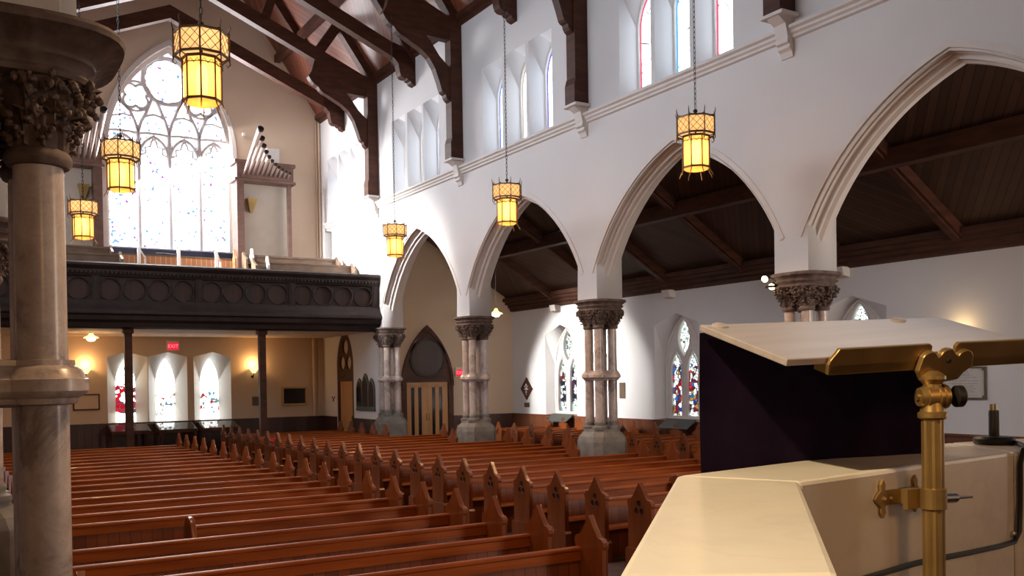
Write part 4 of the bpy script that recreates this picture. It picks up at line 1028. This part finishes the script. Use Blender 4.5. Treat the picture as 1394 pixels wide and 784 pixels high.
# microphone socket with its cable
mx_, my_ = 2.215, 1.372
t = thing('microphone', 'black round microphone base standing on the marble parapet', 'microphone', (mx_, my_, ZT))
obj('base_disc', MB().lathe([(.044, 0), (.047, .004), (.047, .014), (.042, .019), (.015, .021)], (0, 0, 0), 32), 'black', t, True)
obj('stem', MB().lathe([(.0125, .018), (.0125, .080), (.0115, .084)], (0, 0, 0), 20), 'black', t, True)
for a in (0, 2.1, 4.2): obj('connector_pin', MB().tube([(.006 * math.cos(a), .006 * math.sin(a), .083), (.006 * math.cos(a), .006 * math.sin(a), .099)], .0035, 8), 'gold', t)
cb = [(mx_ + .03, my_ - .03, ZT + .006), (2.20, 1.30, ZT + .006), (2.12, 1.24, ZT + .007), (2.056, 1.206, ZT + .004), (2.048, 1.208, 2.24), (2.046, 1.208, 2.15), (2.040, 1.207, 2.09), (2.015, 1.204, 2.07), (1.95, 1.196, 2.069), (1.796, 1.176, 2.073), (1.69, 1.162, 2.077), (1.60, 1.150, 2.080), (1.487, 1.135, 2.078), (1.36, 1.118, 2.076)]
tag(obj('microphone_cable', MB().tube(cb, .0055, 8), 'cable', smooth=True), 'dark cable running from the microphone base down the inside of the marble parapet', 'cable')
o = obj('cable_clip', MB().lathe([(.008, 0), (.008, .006), (.004, .009)], (0, 0, 0), 12), 'steel'); o.rotation_euler = (PI / 2, 0, 0); o.location = (2.022, fx(2.022) - .001, 2.085); tag(o, 'small round metal clip holding the cable on the marble face', 'clip')

# ------------------------------------------------------------------ THINGS ON THE WALLS
def wall_plaque(name, mb, m, label, cat, group=None, **kw): return tag(obj(name, mb, m, **kw), label, cat, group)
# marble plaque
t = thing('memorial_plaque', 'white marble memorial plaque with dark frame, right of the brass pole', 'plaque', (XA, 11.66, 2.19))
obj('slab', MB().box(-.035, -.005, -.47, .47, -.30, .30), 'parch', t)
obj('frame', plate([[(-.50, -.33), (.50, -.33), (.50, .33), (-.50, .33)], [(-.465, -.295), (.465, -.295), (.465, .295), (-.465, .295)]], 'x', -.05, -.005), 'plaque', t)
mb = MB()
for a in (-1, 1):
    for b_ in (-1, 1): mb.tube([(-.055, a * .45, b_ * .28), (-.03, a * .45, b_ * .28)], .03, 10)
obj('corner_rosette', mb, 'plaque', t)
mt = Matrix.Translation((-.037, 0, 0)) @ Matrix(((0, 0, -1, 0), (-1, 0, 0, 0), (0, 1, 0, 0), (0, 0, 0, 1)))
random.seed(11); mb = MB()
for r_, (z, wd, h) in enumerate(((.235, .22, .034), (.185, .30, .016), (.155, .40, .018), (.115, .58, .018), (.080, .22, .012), (.045, .64, .020), (-.01, .62, .020), (-.045, .44, .014), (-.075, .46, .018), (-.115, .56, .016), (-.150, .44, .014), (-.18, .54, .016), (-.21, .22, .012), (-.245, .58, .014))):
    y = -wd / 2
    while y < wd / 2:                                         # worn, unreadable engraved letters: short strokes
        w_ = random.uniform(.008, .016) if r_ else .022
        mb.box(-.0365, -.0345, y, y + w_ * .6, z - h / 2, z + h / 2 * random.uniform(.4, 1)); y += w_ + (.007 if random.random() < .85 else .022) + (.016 if r_ == 0 else 0)
obj('engraving', mb, 'ink', t)
t = thing('hatchment', 'dark diamond-shaped panel with pale emblem on the aisle wall', 'plaque', (XA, 28.45, 2.04))
obj('board', MB().prism([(-.38, 0), (0, -.40), (.38, 0), (0, .40)], 'x', -.04, -.003), 'wood_dark', t)
mb = MB()
for y, z, r in ((0, .13, .05), (-.09, .08, .035), (.09, .08, .035), (0, 0, .07), (-.1, -.02, .035), (.1, -.02, .035), (0, -.12, .05), (0, -.2, .03)): mb.sphere((-.042, y, z), r, (.15, 1, 1), 1)
obj('emblem', mb, 'plaster', t)
wall_plaque('name_plate', MB().box(XA - .02, XA - .003, 28.30, 28.62, 1.38, 1.54), 'plaque', 'small brown plate under the diamond-shaped panel', 'plaque')
wall_plaque('bronze_tablet', MB().box(XA - .03, XA - .003, 23.24, 23.62, 1.73, 2.26), 'plaque', 'bronze tablet on the aisle wall seen between the shafts of a column', 'plaque', bevel=.01)
wall_plaque('bronze_tablet', MB().box(XA - .03, XA - .003, 22.78, 23.06, 1.75, 2.24), 'plaque', 'bronze tablet on the aisle wall just right of the column shafts', 'plaque', bevel=.01)
# triple-arched tablet
t = thing('arched_tablet', 'dark slate tablet with three pointed arches under the gallery', 'plaque', (XR, 29.25, 0))
for dy, hw, zt in ((.52, .26, 2.50), (0, .27, 2.66), (-.52, .26, 2.50)):
    a = obj('arched_panel', MB().prism([(p[0], p[1]) for p in pointed(dy, hw, 1.47, zt - .42, zt, 8)], 'x', -.05, -.003), 'slate', t)
    obj('panel_field', MB().prism([(p[0], p[1]) for p in pointed(dy, hw - .06, 1.56, zt - .46, zt - .1, 8)], 'x', -.058, -.045), 'dark_glass', a)
obj('base_strip', MB().box(-.06, -.003, -.8, .8, 1.42, 1.48), 'slate', t)
t = thing('framed_picture', 'gilt-framed dark picture on the back wall near the corner', 'picture', (10.87, YB, 1.9))
obj('canvas', MB().box(-.42, .42, -.03, -.005, -.29, .29), 'dark_glass', t)
obj('frame', plate([[(-.47, -.34), (.47, -.34), (.47, .34), (-.47, .34)], [(-.40, -.27), (.40, -.27), (.40, .27), (-.40, .27)]], 'y', -.06, -.004), 'gilt', t, bevel=.008)
t = thing('framed_notice', 'framed pale notice on the back wall left of the three low windows', 'picture', (3.95, YB, 1.86))
obj('sheet', MB().box(-.36, .36, -.02, -.005, -.22, .22), 'plaster_warm', t)
obj('frame', plate([[(-.40, -.26), (.40, -.26), (.40, .26), (-.40, .26)], [(-.36, -.22), (.36, -.22), (.36, .22), (-.36, .22)]], 'y', -.04, -.004), 'wood_dark', t)
wall_plaque('small_plaque', MB().box(9.34, 9.62, YB - .03, YB - .003, 1.59, 1.91), 'plaque', 'small dark plaque on the back wall left of a gallery post', 'plaque')
wall_plaque('dark_notice', MB().box(2.6, 3.05, YB - .03, YB - .003, 1.62, 1.95), 'plaque', 'dark notice on the back wall at the far left', 'plaque')
mb = MB(); mb.box(XR - .015, XR - .003, 32.05, 32.50, 1.68, 1.92)
t = tag(obj('poster', mb, 'paper'), 'white poster with dark shapes beside the side door', 'notice'); mb = MB()
for y, z, r in ((32.18, 1.84, .05), (32.30, 1.76, .07), (32.40, 1.84, .05)): mb.box(XR - .019, XR - .014, y - r, y + r, z - r, z + r * .6)
obj('print', mb, 'navy', t)
wall_plaque('notice_sheet', MB().box(XR - .012, XR - .003, 32.0, 32.42, 1.36, 1.60), 'paper', 'plain white sheet below the poster beside the side door', 'notice')
# exit signs
def exit_sign(loc, rz, label):
    t = thing('exit_sign', label, 'exit sign', loc, rz, 'red exit signs')
    obj('housing', MB().box(-.21, .21, .0, .07, -.14, .20), 'white', t, bevel=.008)
    obj('lit_panel', MB().box(-.18, .18, -.006, .0, -.12, .12), 'exit_red', t)
    obj('lettering', text_mesh('EXIT', .17, Matrix.Translation((0, -.008, 0)) @ Matrix.Rotation(PI / 2, 4, 'X'), .003), 'exit_letter', t)
    return t
x_ = exit_sign((6.67, YB - .08, 3.68), 0, 'red lit EXIT sign above the middle low window on the back wall')
dup(x_, (15.60, YE - .08, 2.64), 'red lit EXIT sign right of the arched double doors')
# lamps on walls, schoolhouse pendants
def sconce(loc, rz, label):
    t = thing('wall_sconce', label, 'wall light', loc, rz, 'glass wall sconces')
    obj('shade', MB().lathe([(.05, -.02), (.09, .04), (.15, .12), (.19, .17), (.185, .172), (.14, .125), (.08, .045), (.04, -.015)], (0, -.21, 0), 20), 'opal', t, True)
    obj('arm', MB().tube([(0, 0, -.14), (0, -.10, -.16), (0, -.2, -.08), (0, -.21, -.02)], .014, 8), 'iron', t); obj('wall_plate', MB().lathe([(.05, -.02), (.05, 0)], (0, 0, 0), 14), 'iron', t)
    t.children[2].rotation_euler = (PI / 2, 0, 0); t.children[2].location = (0, -.001, -.14)
    return t
s0 = sconce((9.36, YB - .005, 2.76), 0, 'lit glass wall sconce on the back wall beside the right gallery post')
dup(s0, (3.93, YB - .005, 2.80), 'lit glass wall sconce on the back wall, just right of the near marble column')
dup(s0, (XA - .005, 11.66, 3.08), 'lit wall sconce high on the aisle wall above the reading desk', -PI / 2)
def pendant(loc, label, ch):
    t = thing('pendant_lamp', label, 'pendant lamp', loc, 0, 'small opal pendant lamps')
    obj('glass_bowl', MB().lathe([(.02, -.11), (.09, -.095), (.13, -.05), (.14, -.01), (.10, .02)], (0, 0, 0), 20), 'bulb_white', t, True)
    obj('shade', MB().lathe([(.22, -.01), (.20, .02), (.10, .06), (.06, .12), (.05, .16), (.03, .17), (.03, .155), (.09, .05), (.19, .012), (.21, -.012)], (0, 0, 0), 24), 'opal', t, True)
    obj('stem', MB().tube([(0, 0, .15), (0, 0, ch)], .010 if ch > .5 else .018, 6), 'iron', t); obj('ceiling_cap', MB().lathe([(.06, ch), (.05, ch - .03), (.02, ch - .05)], (0, 0, 0), 12), 'iron', t)
    return t
pendant((3.82, 30.8, 3.84), 'small lit pendant lamp under the gallery at the left', .16)
pendant((15.2, 26.1, 4.50), 'small lit pendant lamp hanging in the aisle right of the double doors', 2.2)
t = thing('spot_lamp', 'bright small spotlight fixed to the capital above the desk', 'spotlight', (11.98, 11.16, 4.02))
for a, b_ in ((Vector((-.12, .16, .04)), 1), (Vector((-.02, .10, -.09)), 1)):
    h = obj('lamp_head', MB().tube([a + Vector((.05, .0, .03)), a, a + Vector((-.06, -.02, -.03))], [.03, .05, .06], 12), 'iron', t)
    obj('lens', MB().sphere(a + Vector((-.062, -.022, -.03)), .055, sub=2), 'bulb', h, True)
obj('bracket', MB().box(-.14, .06, .02, .18, -.14, -.10), 'iron', t)
t = thing('candle_bulb', 'small lit bulb on the aisle wall seen between the column shafts', 'wall light', (XA, 23.54, 3.26))
obj('bulb', MB().lathe([(.004, .15), (.05, .05), (.07, -.02), (.04, -.10), (.01, -.12)], (-.14, 0, 0), 12), 'bulb_white', t, True); obj('arm', MB().tube([(0, 0, -.22), (-.12, 0, -.22), (-.14, 0, -.12)], .015, 6), 'iron', t)
# display tables at the back and covers on the aisle sills
for x, lb in ((6.62, 'glass-topped display table below the middle low window'), (8.02, 'glass-topped display table below the right low window'), (5.15, 'dark display table below the left low window, behind a gallery post')):
    t = thing('display_table', lb, 'table', (x, 32.7, 0), 0, 'display tables along the back wall')
    obj('case', MB().prism([(-.42, .80), (.42, .80), (.42, 1.10), (-.42, .90)], 'x', -.60, .60), 'wood_dark', t)
    obj('glass_top', MB().prism([(-.40, .908), (.40, 1.098), (.40, 1.106), (-.40, .916)], 'x', -.56, .56), 'dark_glass', t)
    for a in (-.54, .54):
        for b_ in (-.36, .36): obj('leg', MB().box(a - .04, a + .04, b_ - .04, b_ + .04, 0, .82), 'wood_dark', t)
for u, lb in ((26.1, 'dark sloping cover below the farther big aisle window'), (20.2, 'dark sloping cover below the aisle window beside the desk')):
    tag(obj('sill_cover', MB().prism([(XA - .40, .95), (XA - .38, .98), (XA - .06, 1.20), (XA - .06, 1.16)], 'y', u - .62, u + .62), 'grey_cushion'), lb, 'cover')

# ------------------------------------------------------------------ LIGHT
def area(name, loc, target, sx, sy, power, col, spread=PI):
    l = bpy.data.lights.new(name, 'AREA'); l.shape = 'RECTANGLE'; l.size = sx; l.size_y = sy; l.energy = power; l.color = col; l.spread = spread
    o = bpy.data.objects.new(name, l); C.objects.link(o); o.location = loc
    o.rotation_euler = (Vector(target) - Vector(loc)).to_track_quat('-Z', 'Y').to_euler(); return o
def point(name, loc, power, col, r=.08):
    l = bpy.data.lights.new(name, 'POINT'); l.energy = power; l.color = col; l.shadow_soft_size = r
    o = bpy.data.objects.new(name, l); C.objects.link(o); o.location = loc; return o
WARM = (1, .66, .32)
def spot_down(loc, power, col, cone, r=.1):
    l = bpy.data.lights.new('lantern_downlight', 'SPOT'); l.energy = power; l.color = col; l.spot_size = R_(cone); l.spot_blend = .8; l.shadow_soft_size = r
    o = bpy.data.objects.new('lantern_downlight', l); C.objects.link(o); o.location = loc; return o
for x, y in lts:
    point('lantern_light', (x, y, LZ - .25), 14, WARM, .12); point('lantern_lamp', (x, y, LZ + .27), 1.0, (1, .82, .5), .04)
    spot_down((x, y, LZ - .12), 340 if x > 6 else 270, (1, .60, .26), 125)
point('lantern_light', (2.56, PY[0], LZ - .1), 60, (1, .62, .36), .10); spot_down((2.56, PY[0], LZ - .1), 300, (1, .62, .30), 130); spot_down((9.95, PY[0], LZ - .1), 260, (1, .62, .28), 110)
for p in ((9.36, YB - .22, 3.05), (3.93, YB - .22, 3.09)): point('sconce_light', p, 24, (1, .56, .22), .06)
point('sconce_light', (XA - .30, 11.66, 3.30), 6, (1, .66, .3), .06)
point('pendant_light', (3.82, 30.8, 3.62), 26, (1, .55, .25), .08); point('pendant_light', (15.2, 26.1, 4.3), 12, (1, .72, .4), .08)
# daylight: west window, clerestory; the chancel and aisle fills are added light
area('west_window_daylight', (6.75, YB + .15, 10.0), (10.0, 20, 3.5), 3.6, 5.8, 1450, (1, .98, 1.0))
area('chancel_fill', (6.5, -7.5, 6.0), (8.5, 22, 3.5), 5, 6, 75, (1, .74, .52))  # added warm fill from behind the camera, no window stands there
area('chancel_lamps', (1.2, -3.5, 4.2), (1.8, 1.2, 2.2), 1.2, .8, 36, (1, .52, .2))
area('clerestory_daylight', (XL + .12, 26.0, 9.4), (XA, 25.4, 2.6), 1.2, 1.8, 235, (1, .98, .92), R_(27))
area('clerestory_daylight', (XL + .12, 30.2, 9.4), (12, 29.6, 6.3), 1.0, 1.5, 420, (1, .98, .95), R_(44))
area('clerestory_daylight', (XL + .12, 18.5, 9.4), (12, 19, 5.4), 15.0, 1.8, 740, (.84, .90, 1))
area('aisle_fill', (15.2, -1.5, 4.0), (15.6, 20, 2.6), 3.5, 4, 720, (1, .86, .74))  # added fill to brighten the aisle wall, not a window
l = bpy.data.lights.new('pulpit_spot', 'SPOT'); l.energy = 760; l.color = (1, .77, .45); l.spot_size = R_(27); l.spot_blend = .6; l.shadow_soft_size = .06
o = bpy.data.objects.new('pulpit_spot', l); C.objects.link(o); o.location = (-1.5, .9, 5.0); o.rotation_euler = (Vector((1.0, 1.05, 2.3)) - Vector((-1.5, .9, 5.0))).to_track_quat('-Z', 'Y').to_euler()
Wd = bpy.data.worlds.new('world'); S.world = Wd; Wd.use_nodes = True
Wd.node_tree.nodes['Background'].inputs[0].default_value = (.75, .82, 1, 1); Wd.node_tree.nodes['Background'].inputs[1].default_value = .1

# ------------------------------------------------------------------ CAMERA
cam = bpy.data.cameras.new('camera'); co = bpy.data.objects.new('camera', cam); C.objects.link(co)
yaw, pitch, roll = .543108280, -9.62228597e-03, -1.57267766e-02
fw = Vector((math.sin(yaw) * math.cos(pitch), math.cos(yaw) * math.cos(pitch), math.sin(pitch)))
r0 = Vector((math.cos(yaw), -math.sin(yaw), 0)); u0_ = r0.cross(fw)
rr = r0 * math.cos(roll) + u0_ * math.sin(roll); uu = -r0 * math.sin(roll) + u0_ * math.cos(roll)
co.matrix_world = Matrix(((rr.x, uu.x, -fw.x, 0), (rr.y, uu.y, -fw.y, 0), (rr.z, uu.z, -fw.z, 2.45), (0, 0, 0, 1)))
cam.sensor_width = 36; cam.lens = 36 * 1280.878 / 1394; cam.shift_y = (525.938 - 392) / 1394; cam.clip_start = .05; cam.clip_end = 200
S.camera = co
S.view_settings.view_transform = 'Standard'; S.view_settings.look = 'None'; S.view_settings.gamma = 1; S.view_settings.exposure = 0
S.view_settings.use_curve_mapping = False
try:
    S.cycles.use_denoising = True; S.cycles.max_bounces = 8; S.cycles.diffuse_bounces = 5; S.cycles.sample_clamp_indirect = 6
except Exception: pass
